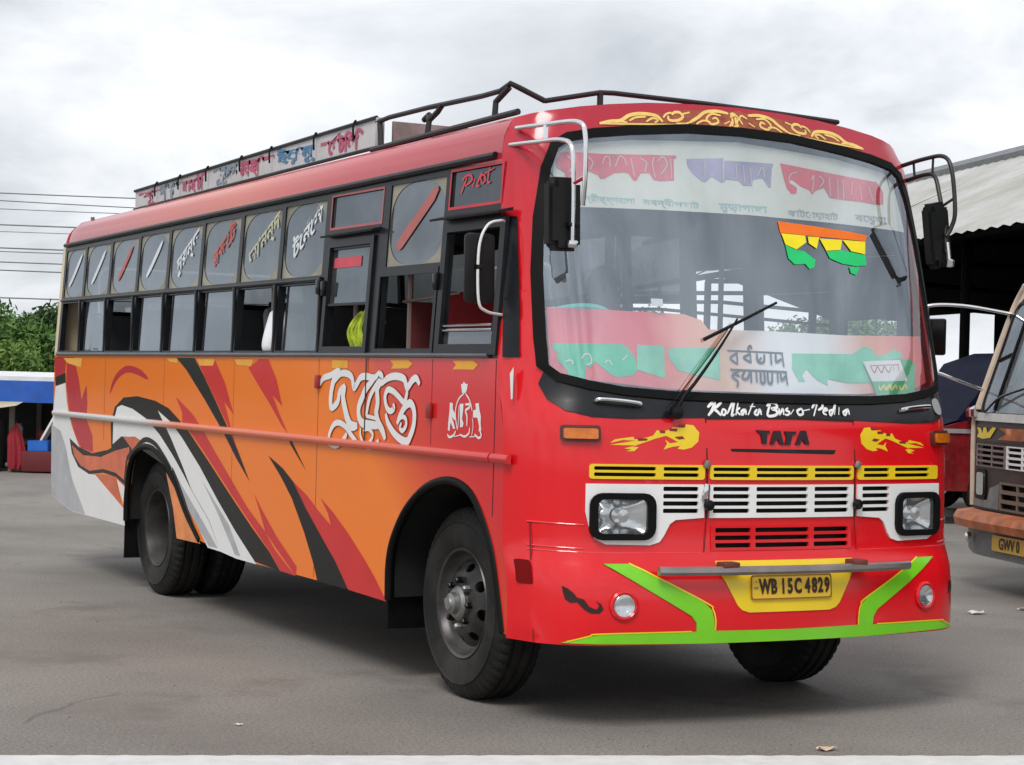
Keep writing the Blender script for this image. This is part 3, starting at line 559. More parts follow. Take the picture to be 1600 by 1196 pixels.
m_green = mat('lime_green_paint', (.17, .58, .008), .35, var=.06, coat=.3, dust=.08)
m_dark = mat('dark_underside', (.005, .005, .005), .9, var=.3)
m_void = mat('dark_grille_void', (.006, .006, .006), .8)
m_chrome = mat('bright_chrome', (.80, .81, .82), .16, 1., var=.1)
m_steel = mat('worn_steel', (.30, .30, .29), .42, .8, var=.3, dust=.3)
m_tyre = mat('tyre_rubber', (.015, .0145, .014), .7, var=.3, vscale=5, dust=.12, bump=.25, bscale=90, spec=.25)
m_rim = mat('rim_dark_paint', (.022, .021, .021), .38, .3, var=.5, dust=.22)
m_cream = mat('cream_paint', (.66, .55, .36), .4, var=.08, dust=.2)
m_gold = mat('gold_paint', (.88, .60, .17), .4, var=.15, vscale=25)
m_goldbg = mat('ochre_red_paint', (.34, .075, .035), .4, var=.4, vscale=20)
m_int = mat('interior_grey_lining', (.20, .20, .20), .7, var=.15)
m_ceil = mat('interior_ceiling', (.13, .13, .125), .7, var=.1)
g_side = glass('tinted_side_glass', (.22, .24, .25), 2.35, .09)
g_side2 = glass('side_film_glass', (.10, .105, .11), 2.5, .14, (.45, .46, .48))
g_ws = glass('windscreen_glass', (.95, .96, .96), 3.15, .022, (.70, .72, .74), .012)
g_lens = glass('lamp_lens', (.92, .93, .93), 1.7, .08, (.8, .8, .8))

def SIDE(sgn):
    return lambda y, z, d: (sgn*(hwz(z)+d), y, z)
near = SIDE(-1); far = SIDE(1)
def FRONT(s, z, d):
    y = fy(s, z); e = .004
    if d == 0: return (s, y, z)
    s0, s1 = max(-hwz(z), s-e), min(hwz(z), s+e); ts = Vector((s1-s0, fy(s1, z)-fy(s0, z), 0))
    tz = Vector((0, fy(s, z+e)-fy(s, z-e), 2*e)); n = ts.cross(tz)
    # keep bumper-step normals from flipping
    n = Vector((n.x, n.y, max(-abs(n.y)*.35, min(abs(n.y)*.6, n.z)))).normalized()
    return (s+n.x*d, y+n.y*d, z+n.z*d)
def rect(a0, b0, a1, b1): return [(a0, b0), (a1, b0), (a1, b1), (a0, b1)]
def rrect(a0, b0, a1, b1, r, n=4):
    out = []
    for cx, cy, t0 in ((a1-r, b0+r, -90), (a1-r, b1-r, 0), (a0+r, b1-r, 90), (a0+r, b0+r, 180)):
        for i in range(n+1): t = R_(t0+90*i/n); out.append((cx+r*math.cos(t), cy+r*math.sin(t)))
    return out
def mir(pts): return [(-a, b) for a, b in pts][::-1]

# --- lower side panels with wheel arches
ARCH_F = PP('.556,.425 .556,.611 .503,.746 .359,.902 .143,1.02 -.103,1.069 -.31,1.039 -.448,.943 -.574,.776 -.648,.579 -.700,.413')
ARCH_R = PP('5.05,.488 5.049,.664 4.979,.894 4.809,1.001 4.522,1.031 4.237,.962 4.025,.857 3.746,.644 3.46,.481')
def smooth2(P, n=4):
    q = catmull([Vector((a, b, 0)) for a, b in P], n); return [(p.x, p.y) for p in q]
AF, AR = smooth2(ARCH_F), smooth2(ARCH_R)
zs = [.41, .5, .6, .7, .755]+[.78, .9, 1.05, 1.2, 1.35, 1.5, 1.655]
outer = [(side_front(z), z) for z in zs]+[(7.05, 1.655), (7.05, .605), (6.95, .558), (6.478, .488)]+AR+[(2.678, .430)]+AF
for sgn in (-1, 1):
    sheet(outer, SIDE(sgn), step=.09, thick=.03).build('side_panel', m_side if sgn < 0 else m_red, BUS)
# arch lips
for A in (AF, AR):
    MB().tube([near(a, b, -.006) for a, b in A], .022, smooth=False).build('arch_lip', m_rubber, BUS)
# inner wheel housings
for sgn in (-1, 1):
    for A in (AF, AR):
        mb = MB(); V = []; F = []
        for a, b in A: V += [(sgn*1.195, a, b+.01), (sgn*.62, a, b+.02)]
        for i in range(len(A)-1): F.append((2*i, 2*i+1, 2*i+3, 2*i+2))
        mb.add(V, F); mb.add([(sgn*.62, a, b+.02) for a, b in A], [tuple(range(len(A)))])
        mb.build('wheel_housing', m_dark, BUS)
# --- livery painted on the near side
def paint(key, m, name, d, mp=near, mirror=False, step=.07):
    k = 0; d *= .4
    for s in D[key]:
        P = PP(s); sheet(P, mp, step=step, d=d+.0001*k).build(name, m, BUS); k += 1
        if mirror: sheet(mir(P), mp, step=step, d=d+.0001*k).build(name, m, BUS)
def strokes(key, m, name, d, mp=near, mirror=False, taper=.55, wmul=1.):
    mb = MB(); d *= .4
    for k, (s, w) in enumerate(D[key]):
        P = PP(s); ribbon(P, w*wmul, mp, d+.0001*k, mb, taper)
        if mirror: ribbon(mir(P), w*wmul, mp, d+.0001*k, mb, taper)
    return mb.build(name, m, BUS)
paint('crimson', m_crim, 'painted_stripe', .0016); paint('red', m_redst, 'painted_stripe', .0016)
strokes('redline', m_crim, 'painted_stripe', .0020, taper=.1)
paint('black', m_black, 'painted_stripe', .0034); paint('white', m_white, 'painted_stripe', .0058); paint('grey', m_greyp, 'painted_stripe', .0076)
paint('flame', m_flame, 'painted_stripe', .0066); paint('archtip', m_tip, 'painted_stripe', .0066)
paint('patch', m_patch, 'arrow_sticker', .0036)
mb = MB(); 
for k, (s, w) in enumerate([("4.04,.905 3.93,.83 3.80,.73 3.62,.58 3.46,.478", .05), ("5.05,.93 4.90,.985 4.66,1.075 4.42,1.06 4.22,.985 4.05,.905", .035)]):
    ribbon(PP(s), w, near, .0036+.0002*k, mb, .7)
mb.build('painted_outline', m_black, BUS)
o = strokes('duronto', m_white, 'side_lettering', .0120, wmul=1.22); o['label'] = 'big white hand-painted letters'
mbk = MB()
for k, (s, w) in enumerate(D['duronto']): ribbon(PP(s), w*1.36, near, .0024+.0001*k, mbk, .6)
mbk.build('lettering_outline', mat('maroon_outline', (.22, .02, .02), .4), BUS)
paint('crest_p', m_white, 'painted_crest', .0040); strokes('crest', m_white, 'painted_crest', .0060)
paint('spear', m_white, 'painted_crest', .003)
# --- rub rail, seams, latches
def rail(sgn):
    m = gradient_mat('rail_paint_fade', [(0, (.60, .012, .016)), (.2, (.64, .09, .02)), (.62, (.68, .14, .03)), (.72, (.5, .48, .46)), (1, (.5, .48, .46))], (0, 1, 0), -.4, 6.8, .25, .3, .02, .25, .0)
    for a, b in ((-.56, 6.99), (-.745, -.575)):
        V = []; F = []; prof = [(0, -.023), (.018, -.02), (.026, -.008), (.026, .008), (.018, .02), (0, .023)]; ny = 40
        for i in range(ny+1):
            y = a+(b-a)*i/ny
            for dd, zz in prof: V.append((sgn*(HW+dd+.002), y, 1.199+zz))
        n = len(prof)
        for i in range(ny):
            for k in range(n-1): F.append((i*n+k, (i+1)*n+k, (i+1)*n+k+1, i*n+k+1))
        F += [tuple(range(n)), tuple(ny*n+k for k in range(n))]
        mesh('rub_rail', V, F, m if sgn < 0 else m_red, BUS)
rail(-1); rail(1)
for y, w, z0, z1 in ((.89, .013, 1.175, 1.654), (.10, .004, 1.23, 1.65), (-.572, .007, .93, 1.65), (1.545, .004, .44, 1.65), (5.64, .004, 1.03, 1.65), (2.9, .003, .43, 1.65), (4.26, .003, 1.2, 1.65)):
    sheet(rect(y-w/2, z0, y+w/2, z1), near, step=.12, d=.0068 if w > .01 else .0008).build('panel_seam', m_void, BUS)
for y, z in ((.102, 1.398), (1.535, 1.52)):
    MB().box((-HW-.012, y, z), (.02, .05, .075), bev=.006).build('door_latch', mat('latch_red', (.30, .012, .012), .4), BUS)
# --- window band
def ztop(y): return 2.603-.0103*(y+.6)
COLS = [6.965, 6.39, 5.715, 5.035, 4.355, 3.675, 2.955, 2.265, 1.585]
def band(sgn):
    zz = [1.657, 1.8, 1.95, 2.1, 2.25, 2.4, 2.5, 2.59]
    out = [(side_front(z)+.002, z) for z in zz]+[(y, ztop(y)) for y in (0, 1.5, 3, 4.5, 6)]+[(6.985, ztop(6.985)), (6.985, 1.657)]
    H = []
    for a, b in zip(COLS, COLS[1:]):
        H.append(rect(b+.033, 1.692, a-.033, 2.066)); H.append(rrect(b+.028, 2.112, a-.028, ztop((a+b)/2)-.045, .012, 2))
    H.append(rect(.845, 2.362, 1.535, 2.545)); H.append(rect(.94, 1.69, 1.49, 2.245))
    H.append(rect(.125, 1.69, .79, 2.085)); H.append(rect(.105, 2.125, .755, 2.55))
    H.append(rect(-.49, 2.385, .05, 2.565)); H.append(rect(-.51, 1.69, .045, 2.262))
    if sgn > 0: H = H[:16]+[rect(.94, 1.69, 1.49, 2.245), rect(.125, 1.69, .79, 2.085), rect(-.45, 1.69, .045, 2.262)]
    return sheet(out, SIDE(sgn), H, step=.11, thick=.04).build('window_frame_band', m_frame, BUS)
band(-1); band(1)
# drip rail above and sill below the windows, door surround bars
mb = MB(); mb.tube([near(y, ztop(y)+.004, .012) for y in np.linspace(-.42, 6.97, 24)], .017, smooth=False, seg=8); mb.build('drip_rail', m_frame, BUS)
mb = MB(); mb.tube([near(y, 1.668, .006) for y in np.linspace(-.5, 6.97, 12)], .013, smooth=False, seg=8); mb.build('window_sill', mat('sill_grey', (.10, .11, .12), .35, .3, var=.2), BUS)
for a, b in zip(COLS, COLS[1:]):
    MB().box((-hwz(1.86)-.004, b, 1.88), (.02, .028, .40), bev=.006).build('mullion', m_frame, BUS)
MB().tube([near(y, 2.089, .006) for y in np.linspace(1.6, 6.95, 14)], .014, smooth=False, seg=8).build('mid_rail', m_frame, BUS)
# door frame and pilot window frame standing proud
def frame_ring(a0, b0, a1, b1, w, d, t, name):
    return sheet(rect(a0, b0, a1, b1), near, [rect(a0+w, b0+w, a1-w, b1-w)], step=.1, d=d, thick=t).build(name, m_frame, BUS)
frame_ring(.90, 1.672, 1.53, 2.30, .042, .014, .02, 'door_frame')
frame_ring(-.58, 1.672, .075, 2.315, .05, .014, .02, 'door_frame')
frame_ring(.10, 1.672, .82, 2.105, .03, .010, .016, 'window_frame')
MB().add(*(lambda P: (P, [(0, 1, 2, 3), (4, 5, 6, 7), (0, 1, 5, 4), (2, 3, 7, 6), (1, 2, 6, 5), (0, 3, 7, 4)]))([near(-.62, 2.335, .0), near(.10, 2.335, .0), near(.10, 2.318, .075), near(-.62, 2.318, .075), near(-.62, 2.350, .0), near(.10, 2.350, .0), near(.10, 2.328, .08), near(-.62, 2.328, .08)])).build('rain_hood', m_frame, BUS)
MB().add(*(lambda P: (P, [(0, 1, 2, 3), (4, 5, 6, 7), (0, 1, 5, 4), (2, 3, 7, 6), (1, 2, 6, 5), (0, 3, 7, 4)]))([near(.85, 2.328, .0), near(1.55, 2.320, .0), near(1.55, 2.312, .05), near(.85, 2.318, .05), near(.85, 2.342, .0), near(1.55, 2.334, .0), near(1.55, 2.322, .055), near(.85, 2.328, .055)])).build('rain_hood', m_frame, BUS)
for y, z, w in ((1.585, 2.045, .055), (1.515, 2.035, .045), (.09, 2.03, .05)):
    MB().box((-hwz(z)-.02, y, z), (.03, w, .085), bev=.01).build('hinge', m_black, BUS)
# panes
m_film = mat('cream_window_film', (.30, .285, .22), .5, var=.35, vscale=3)
pane_words = [('~', 0), ('~', 0), ('~', 1), ('~', 0), ('দুরন্ত', 0), ('রকেট', 1), ('আনন্দ', 2), ('টেনেশ', 0)]
pcol = [mat('pale_lettering', (.70, .74, .77), .5), mat('faded_red_lettering', (.50, .10, .08), .5), mat('pale_yellow_lettering', (.50, .51, .34), .5)]
def superoval(a0, b0, a1, b1, n=3.3, k=40):
    cx, cy, rx, ry = (a0+a1)/2, (b0+b1)/2, (a1-a0)/2, (b1-b0)/2; out = []
    for i in range(k):
        t = 2*math.pi*i/k; c, s = math.cos(t), math.sin(t)
        out.append((cx+rx*math.copysign(abs(c)**(2/n), c), cy+ry*math.copysign(abs(s)**(2/n), s)))
    return out
def upper_pane(a, b, z0, z1, word, ci, parent_name='window'):
    w = empty(parent_name, parent=BUS)
    sheet(rect(b, z0, a, z1), near, step=.15, d=-.012).build('pane', g_side2, w)
    sheet(rect(b+.003, z0+.003, a-.003, z1-.003), near, [superoval(b+.0045, z0+.0045, a-.0045, z1-.0045, 2.7)], step=.15, d=-.009).build('window_film', m_film, w)
    if word:
        mb = MB(); c_, z_ = (a+b)/2, (z0+z1)/2
        if word == '~': ribbon([(c_+.15, z_-.10), (c_+.05, z_-.03), (c_-.05, z_+.05), (c_-.16, z_+.14)], .042, near, -.006, mb, .25)
        else: text_into(mb, word, near, ((a+b)/2-.02, (z0+z1)/2+.03), .135, -.006, flip=-1, rot=R_(27), shear=.3, sx=1.3, bold=.004)
        mb.build('pane_lettering', pcol[ci], w)
    return w
for i, (a, b) in enumerate(zip(COLS, COLS[1:])):
    wd, ci = pane_words[i]
    w = upper_pane(a-.026, b+.026, 2.108, ztop((a+b)/2)-.042, wd, ci)
    if i not in (0, 2, 6):
        gy1 = a-.033-(.10 if i != 1 else .07)
        sheet(rect(b+.03, 1.692, gy1, 2.064), near, step=.15, d=-.016).build('pane', g_side, w)
        MB().tube([near(gy1, 1.69, -.016), near(gy1, 2.066, -.016)], .007, 6, False).build('pane_edge', m_frame, w)
w = empty('window', parent=BUS)
sheet(rect(.845, 2.362, 1.535, 2.545), near, step=.15, d=-.01).build('pane', g_side, w)
pk = mat('faded_pink_trim', (.42, .10, .11), .5)
sheet(rect(.838, 2.356, 1.542, 2.552), near, [rect(.852, 2.37, 1.528, 2.54)], step=.1, d=.002).build('pane_trim', pk, w)
w = empty('door_window', parent=BUS)
sheet(rect(.93, 1.945, 1.495, 2.25), near, step=.15, d=-.012).build('pane', g_side, w)
MB().box((-hwz(1.94)+.005, 1.215, 1.943), (.02, .56, .014)).build('window_bar', m_frame, w)
sheet(rect(1.09, 2.145, 1.46, 2.20), near, step=.1, d=-.008).build('sticker', mat('pink_red_sticker', (.60, .06, .09), .5), w)
w = upper_pane(.757, .103, 2.122, 2.553, None, 0)
mb = MB(); sheet(PP('.66,2.235 .62,2.205 .585,2.215 .24,2.44 .20,2.49 .215,2.51 .26,2.50 .60,2.285'), near, step=.1, d=-.006, mb=mb); mb.build('pane_lettering', mat('faded_red_banner', (.42, .11, .10), .5), w)
w = empty('window', parent=BUS)
sheet(rect(-.495, 2.38, .055, 2.57), near, step=.1, d=-.01).build('pane', glass('pilot_glass', (.06, .065, .07), 1.7, .06), w)
sheet(rect(-.50, 2.375, .06, 2.575), near, [rect(-.486, 2.389, .046, 2.561)], step=.1, d=.002).build('pane_trim', mat('red_pane_trim', (.55, .03, .05), .5), w)
mb = MB(); 
for k, (s, wd) in enumerate([("-.05,2.45 -.085,2.50 -.10,2.525", .012), ("-.055,2.515 -.10,2.535 -.15,2.53 -.155,2.505 -.09,2.485", .012), ("-.17,2.475 -.19,2.515", .011), ("-.26,2.54 -.215,2.48 -.245,2.475", .011), ("-.27,2.485 -.25,2.515 -.285,2.525 -.30,2.495 -.27,2.482", .01), ("-.34,2.56 -.325,2.49 -.355,2.485", .011), ("-.30,2.53 -.385,2.548", .01)]):
    ribbon(PP(s), wd, near, -.006+.0002*k, mb, .7)
mb.build('pane_lettering', mat('red_lettering', (.70, .04, .06), .5), w)
# driver window: bars and half glass
w = empty('door_window', parent=BUS)
sheet(rect(-.505, 1.69, .04, 1.785), near, step=.1, d=-.012).build('pane', g_side, w)
for z in (1.79, 1.812): MB().tube([near(.04, z, .0), near(-.505, z, .0)], .007, 6, False).build('window_bar', m_chrome, w)
# far-side panes: some closed
for i, (a, b) in enumerate(zip(COLS, COLS[1:])):
    w = empty('window', parent=BUS)
    sheet(rect(b+.026, 2.11, a-.026, ztop((a+b)/2)-.042), far, step=.2, d=-.012).build('pane', g_side2, w)
    if i not in (5, 7): sheet(rect(b+.03, 1.69, a-.03, 2.066), far, step=.2, d=-.016).build('pane', g_side, w)

# --- roof
PROF = [(1.175, 2.57), (1.172, 2.615), (1.166, 2.66), (1.156, 2.70), (1.143, 2.732), (1.124, 2.76), (1.10, 2.785), (1.06, 2.799), (1.0, 2.812), (.85, 2.839), (.7, 2.861), (.5, 2.884), (.25, 2.899), (0, 2.904)]
PROF = PROF+[(-s, z) for s, z in PROF[-2::-1]]
def roof_sheet(dz, y1, mapper=None, front_in=0.):
    V = []; F = []; ny = 36; n = len(PROF)
    for s, z in PROF:
        y0 = fy(s, z)+front_in
        for j in range(ny+1):
            y = y0+(y1-y0)*(j/ny)
            k = max(0., (j/ny-.985)/.015)
            V.append((s*(1-.012*k), y, z-dz-.0104*(y+.55)*1.0-.03*k))
    for i in range(n-1):
        for j in range(ny): F.append((i*(ny+1)+j, i*(ny+1)+j+1, (i+1)*(ny+1)+j+1, (i+1)*(ny+1)+j))
    return V, F
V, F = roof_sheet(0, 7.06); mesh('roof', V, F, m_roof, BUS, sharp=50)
V, F = roof_sheet(.035, 6.98, front_in=.05); V = [(x*.975, y, z) for x, y, z in V]; mesh('ceiling_lining', V, F, m_ceil, BUS)
# --- rear
mb = MB(); pr = [(1.225, .60), (1.225, 1.655)]
def section(z0, z1):
    zz = np.linspace(z0, z1, 14); return [(hwz(z)-.004, z) for z in zz]+[(-hwz(z)+.004, z) for z in zz[::-1]]
xz = lambda x, z, d: (x, 7.05+d, z)
sheet(section(.575, 1.655), xz, step=.15, thick=.03).build('rear_panel', m_white, BUS)
sheet(section(1.657, 2.49)+[(-a, b-.085) for a, b in []], xz, [rrect(-.9, 1.78, .9, 2.38, .08)], step=.15, thick=.03).build('rear_panel', m_cream, BUS)
top = [(s, z-.0104*7.6-.03) for s, z in PROF if z > 2.58]
sheet([(1.17, 2.488)]+top+[(-1.17, 2.488)], xz, step=.15, thick=.025, d=-.003).build('rear_panel', m_crim, BUS)
sheet(rrect(-.88, 1.80, .88, 2.36, .08), xz, step=.3, d=-.015).build('rear_window', g_side, BUS)
for sgn in (-1, 1):
    sheet(rect(6.987, 1.657, 7.06, 2.515), SIDE(sgn), step=.1, d=.001, thick=.03).build('corner_post', m_cream, BUS)
# ------------------------------------------------------------------ bus front
WS = PP('0,1.513 .3,1.514 .56,1.518 .8,1.533 .95,1.556 1.07,1.588 1.112,1.63 1.112,1.75 1.10,2.05 1.075,2.3 1.03,2.53 .985,2.638 .93,2.672 .8,2.700 .6,2.727 .3,2.758 0,2.766')
WS = WS+[(-a, b) for a, b in WS[-2:0:-1]]
def inflate(P, d):
    cx, cy = 0, 2.1; out = []
    n = len(P)
    for i, (a, b) in enumerate(P):
        p0, p1 = P[i-1], P[(i+1) % n]; t = Vector((p1[0]-p0[0], p1[1]-p0[1])).normalized(); out.append((a+t.y*d, b-t.x*d))
    return out
zz = list(np.linspace(.395, .76, 7))+[.775]+list(np.linspace(.82, 1.5, 12))+list(np.linspace(1.55, 2.5, 14))+[2.57, 2.61, 2.66, 2.70, 2.732, 2.76]
edge = [(hwz(z), z) for z in zz]; arch = [(s, z) for s, z in PROF if z >= 2.785 or abs(s) <= 1.1]
arch = sorted(set(arch), key=lambda p: -p[0])
outer = edge+arch+[(-a, b) for a, b in edge[::-1]]
ZY0, ZY1, ZW0, ZW1, ZR0, ZR1 = 1.130, 1.196, .957, 1.108, .815, .916
H = [inflate(WS, .012)]
YG = [(-.985, -.432), (-.405, .405), (.432, .985)]
WG = [(-.655, -.432), (-.405, .405), (.432, .655)]
for a, b in YG: H.append(rect(a+.012, ZY0+.008, b-.012, ZY1-.006))
for a, b in WG: H.append(rect(a+.012, ZW0+.012, b-.012, ZW1-.006))
H.append(rect(-.385, ZR0, .385, ZR1)); H += [rrect(-.965, .868, -.695, 1.056, .03), rrect(.695, .868, .965, 1.056, .03)]
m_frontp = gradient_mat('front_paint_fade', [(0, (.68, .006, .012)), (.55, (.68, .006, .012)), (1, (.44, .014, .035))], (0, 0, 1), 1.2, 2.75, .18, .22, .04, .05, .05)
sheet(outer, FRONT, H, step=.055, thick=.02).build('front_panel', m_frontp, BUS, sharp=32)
sheet(rect(-1.0, .80, 1.0, 1.21), FRONT, step=.1, d=-.05).build('radiator_shroud', m_void, BUS)
def slots(x0, x1, z0, z1, n, gap):
    h = (z1-z0-gap*(n-1))/n; return [rrect(x0, z0+i*(h+gap), x1, z0+i*(h+gap)+h, .005, 2) for i in range(n)]
def slotset(cols, z0, z1, n, gap): return [s for a, b in cols for s in slots(a, b, z0, z1, n, gap)]
# yellow grille (three plates), white grille, red lower louvre
yc = [[(-.965, -.675), (-.638, -.462)], [(-.388, -.196), (-.160, .130), (.168, .390)], [(.470, .638), (.676, .918)]]
for (a, b), c in zip(YG, yc):
    sheet(rrect(a, ZY0, b, ZY1, .012, 2), FRONT, slotset(c, ZY0+.012, ZY1-.010, 2, .011), step=.06, d=.008, thick=.014).build('upper_grille', m_yel, BUS)
wp = PP('-.998,1.108 -.998,.985 -.978,.897 -.955,.862 -.908,.838 -.70,.834 -.652,.848 -.632,.875 -.602,.93 -.575,.948 -.432,.958 -.432,1.108')
lampL = rrect(-.962, .872, -.70, 1.052, .04)
wslL = slotset([(-.638, -.462)], ZW0+.022, ZW1-.010, 4, .013)
wslR = slotset([(.462, .638)], ZW0+.022, ZW1-.010, 4, .013)
sheet(wp, FRONT, wslL+[lampL], step=.05, d=.009, thick=.014).build('lamp_surround', m_white, BUS)
sheet(mir(wp), FRONT, wslR+[mir(lampL)], step=.05, d=.009, thick=.014).build('lamp_surround', m_white, BUS)
sheet(rect(-.405, ZW0, .405, ZW1), FRONT, slotset([(-.388, -.196), (-.160, .130), (.168, .375)], ZW0+.022, ZW1-.010, 4, .013), step=.06, d=.009, thick=.014).build('lower_grille', m_white, BUS)
sheet(rect(-.395, ZR0-.008, .395, ZR1+.008), FRONT, slotset([(-.372, -.185), (-.160, .140), (.170, .376)], ZR0+.006, ZR1-.005, 3, .014), step=.06, d=.006, thick=.014).build('louvre_panel', m_red, BUS)
# seams of the bonnet flap and creases in the red panel
mb = MB()
for s in (-1, 1):
    ribbon([(s*.418, 1.41), (s*.418, 1.2)], .006, FRONT, .003, mb, 1); ribbon([(s*.418, 1.2), (s*.418, .955)], .008, FRONT, .0035, mb, 1)
    ribbon([(s*.418, .955), (s*.43, .80)], .004, FRONT, .003, mb, 1)
ribbon(PP('-.418,1.405 0,1.412 .418,1.405'), .005, FRONT, .0045, mb, 1)
mb.build('bonnet_seam', m_void, BUS)
m_crease = mat('red_crease_highlight', (.75, .03, .035), .15, var=.05, coat=1.)  # glossy, and lighter than the panel red to paint in the crease highlight
for z0 in (.93, .825, .803):
    for s in (-1, 1):
        if z0 == .803: pts = [(s*1.19, .806), (s*.8, .80), (s*.45, .80)]
        else: pts = [(s*1.19, z0), (s*1.1, z0-.003), (s*1.0, z0-.006)]
        P = [FRONT(*((a[0], a[1], .0))) for a in smooth2(pts, 8)]
        MB().tube(P, .0036, 8, False).build('pressed_crease', m_crease, BUS)
# black bits of hardware at the seams
for s in (-1, 1):
    c = Vector(FRONT(s*.418, 1.015, .02)); MB().lathe([(0, -.02), (.024, -.016), (.026, 0), (.016, .012), (0, .014)], 14, 'y', c).build('bonnet_catch', m_black, BUS)
    p = Vector(FRONT(s*.425, 1.20, .012)); MB().box(p, (.028, .02, .035), (0, .5, 0), .005).build('bonnet_hinge', m_steel, BUS)
c = Vector(FRONT(-.43, 1.075, .016)); MB().box(c, (.03, .012, .075), (0, .2, 0), .004).build('bonnet_hinge', m_chrome, BUS)
# headlights
def headlight(s):
    h = empty('headlight', parent=BUS)
    ring = rrect(-.982, .858, -.678, 1.068, .055); inner = rrect(-.948, .886, -.712, 1.040, .028)
    if s > 0: ring, inner = mir(ring), mir(inner)
    sheet(ring, FRONT, [inner], step=.05, d=.03, thick=.035).build('bezel', m_rubber, h)
    x0, x1 = (-.95, -.71) if s < 0 else (.71, .95)
    V = []; F = []; nx, nz = 14, 10
    for i in range(nx+1):
        for j in range(nz+1):
            u, v = i/nx*2-1, j/nz*2-1; dp = -.05+.045*(max(abs(u)**3, abs(v)**3)); V.append(FRONT(x0+(x1-x0)*i/nx, .884+.158*j/nz, dp))
    for i in range(nx):
        for j in range(nz): F.append((i*(nz+1)+j, (i+1)*(nz+1)+j, (i+1)*(nz+1)+j+1, i*(nz+1)+j+1))
    mesh('reflector', V, F, m_chrome, h)
    c = Vector(FRONT((x0+x1)/2, .965, -.025)); MB().lathe([(0, -.03), (.03, -.028), (.034, .0), (.034, .02)], 16, 'y', c).build('bulb_shield', m_chrome, h)
    V = []; F = []; nx = 26
    for i in range(nx+1):
        for j in range(7): V.append(FRONT(x0+(x1-x0)*i/nx, .884+.158*j/6, .012+.003*(i % 2)+.010*(1-(i/nx*2-1)**4)*(1-(j/3-1)**4)))
    for i in range(nx):
        for j in range(6): F.append((i*7+j, (i+1)*7+j, (i+1)*7+j+1, i*7+j+1))
    mesh('lens', V, F, g_lens, h)
headlight(-1); headlight(1)
# indicators
m_amb = mat('amber_lens', (.62, .16, .008), .22, var=.2, vscale=30, coat=.6)
for s in (-1, 1):
    h = empty('indicator', parent=BUS)
    R0 = rrect(-1.092, 1.293, -.938, 1.363, .012, 2); R1 = rrect(-1.078, 1.305, -.952, 1.351, .008, 2)
    if s > 0: R0, R1 = mir(R0), mir(R1)
    sheet(R0, FRONT, step=.03, d=.02, thick=.02).build('housing', mat('indicator_housing', (.10, .02, .015), .4), h)
    sheet(R1, FRONT, step=.02, d=.034, thick=.016).build('lens', m_amb, h)
# fog lamps
for s in (-1, 1):
    h = empty('fog_lamp', parent=BUS); c = Vector(FRONT(s*.848, .572, .0))
    nrm = (Vector(FRONT(s*.848, .572, .05))-c).normalized(); q = nrm.to_track_quat('Y', 'Z').to_matrix()
    def put(name, prof, m):
        b = MB().lathe(prof, 28, 'y'); b.V = [tuple(q @ Vector(v)+c) for v in b.V]; return b.build(name, m, h)
    put('bezel', [(.068, .002), (.068, .010), (.058, .016), (.050, .010), (.050, .0)], m_red)
    put('reflector', [(0, .003), (.03, .005), (.049, .012)], m_chrome); put('lens', [(0, .024), (.025, .022), (.045, .014), (.050, .010)], g_lens)
# bumper paint: green V bands, plate surround, mark
gl = PP('-.93,.752 -.812,.752 -.458,.580 -.420,.545 -.408,.50 -.405,.452 0,.449 0,.397 -.45,.397 -1.10,.405 -1.02,.432 -.94,.446 -.494,.450 -.497,.490 -.522,.522')
gr = mir(gl)
for P in (gl, gr): sheet(P, FRONT, step=.05, d=.006 if P is gl else .0064, thick=.006).build('bumper_band', m_green, BUS)
for s in (-1, 1):
    mb = MB()
    ribbon([(s*a, b) for a, b in PP('-.812,.754 -.458,.584 -.416,.548 -.402,.50 -.402,.454')], .007, FRONT, .0075, mb, 1); ribbon([(s*a, b) for a, b in PP('-1.08,.412 -1.0,.438 -.94,.449 -.52,.453')], .006, FRONT, .0078, mb, 1)
    mb.build('band_highlight', m_yel, BUS)
sheet(PP('-.385,.762 -.375,.715 -.285,.562 -.262,.542 -.225,.531 .225,.531 .262,.542 .285,.562 .375,.715 .385,.762'), FRONT, step=.05, d=.005, thick=.005).build('plate_surround', m_yel, BUS)
pl = empty('number_plate', parent=BUS)
flat = lambda s, z, d: (s, fy(0, .64)-.004-d, z)
sheet(rrect(-.222, .588, .230, .697, .012, 3), FRONT, step=.04, d=.014, thick=.008).build('plate', m_ylw2, pl)
sheet(rrect(-.222, .588, .230, .697, .012, 3), FRONT, [rrect(-.216, .594, .224, .691, .01, 3)], step=.05, d=.0165, thick=.003).build('plate_rim', mat('plate_rim_brown', (.25, .12, .01), .5), pl)
mb = MB(); mb2 = MB()
for ch, x in (('W', -.148), ('B', -.100), ('1', -.048), ('5', -.010), ('C', .034), ('4', .088), ('8', .128), ('2', .163), ('9', .201)):
    text_into(mb, ch, FRONT, (x, .643), .088, .0175, sx=.66, bold=.004)
text_into(mb2, 'v', FRONT, (-.196, .668), .02, .0175); text_into(mb2, 'IND', FRONT, (-.196, .640), .016, .0175)
mb.build('plate_number', mat('plate_ink', (.035, .012, .008), .5), pl); mb2.build('plate_mark', MATS['plate_ink'], pl)
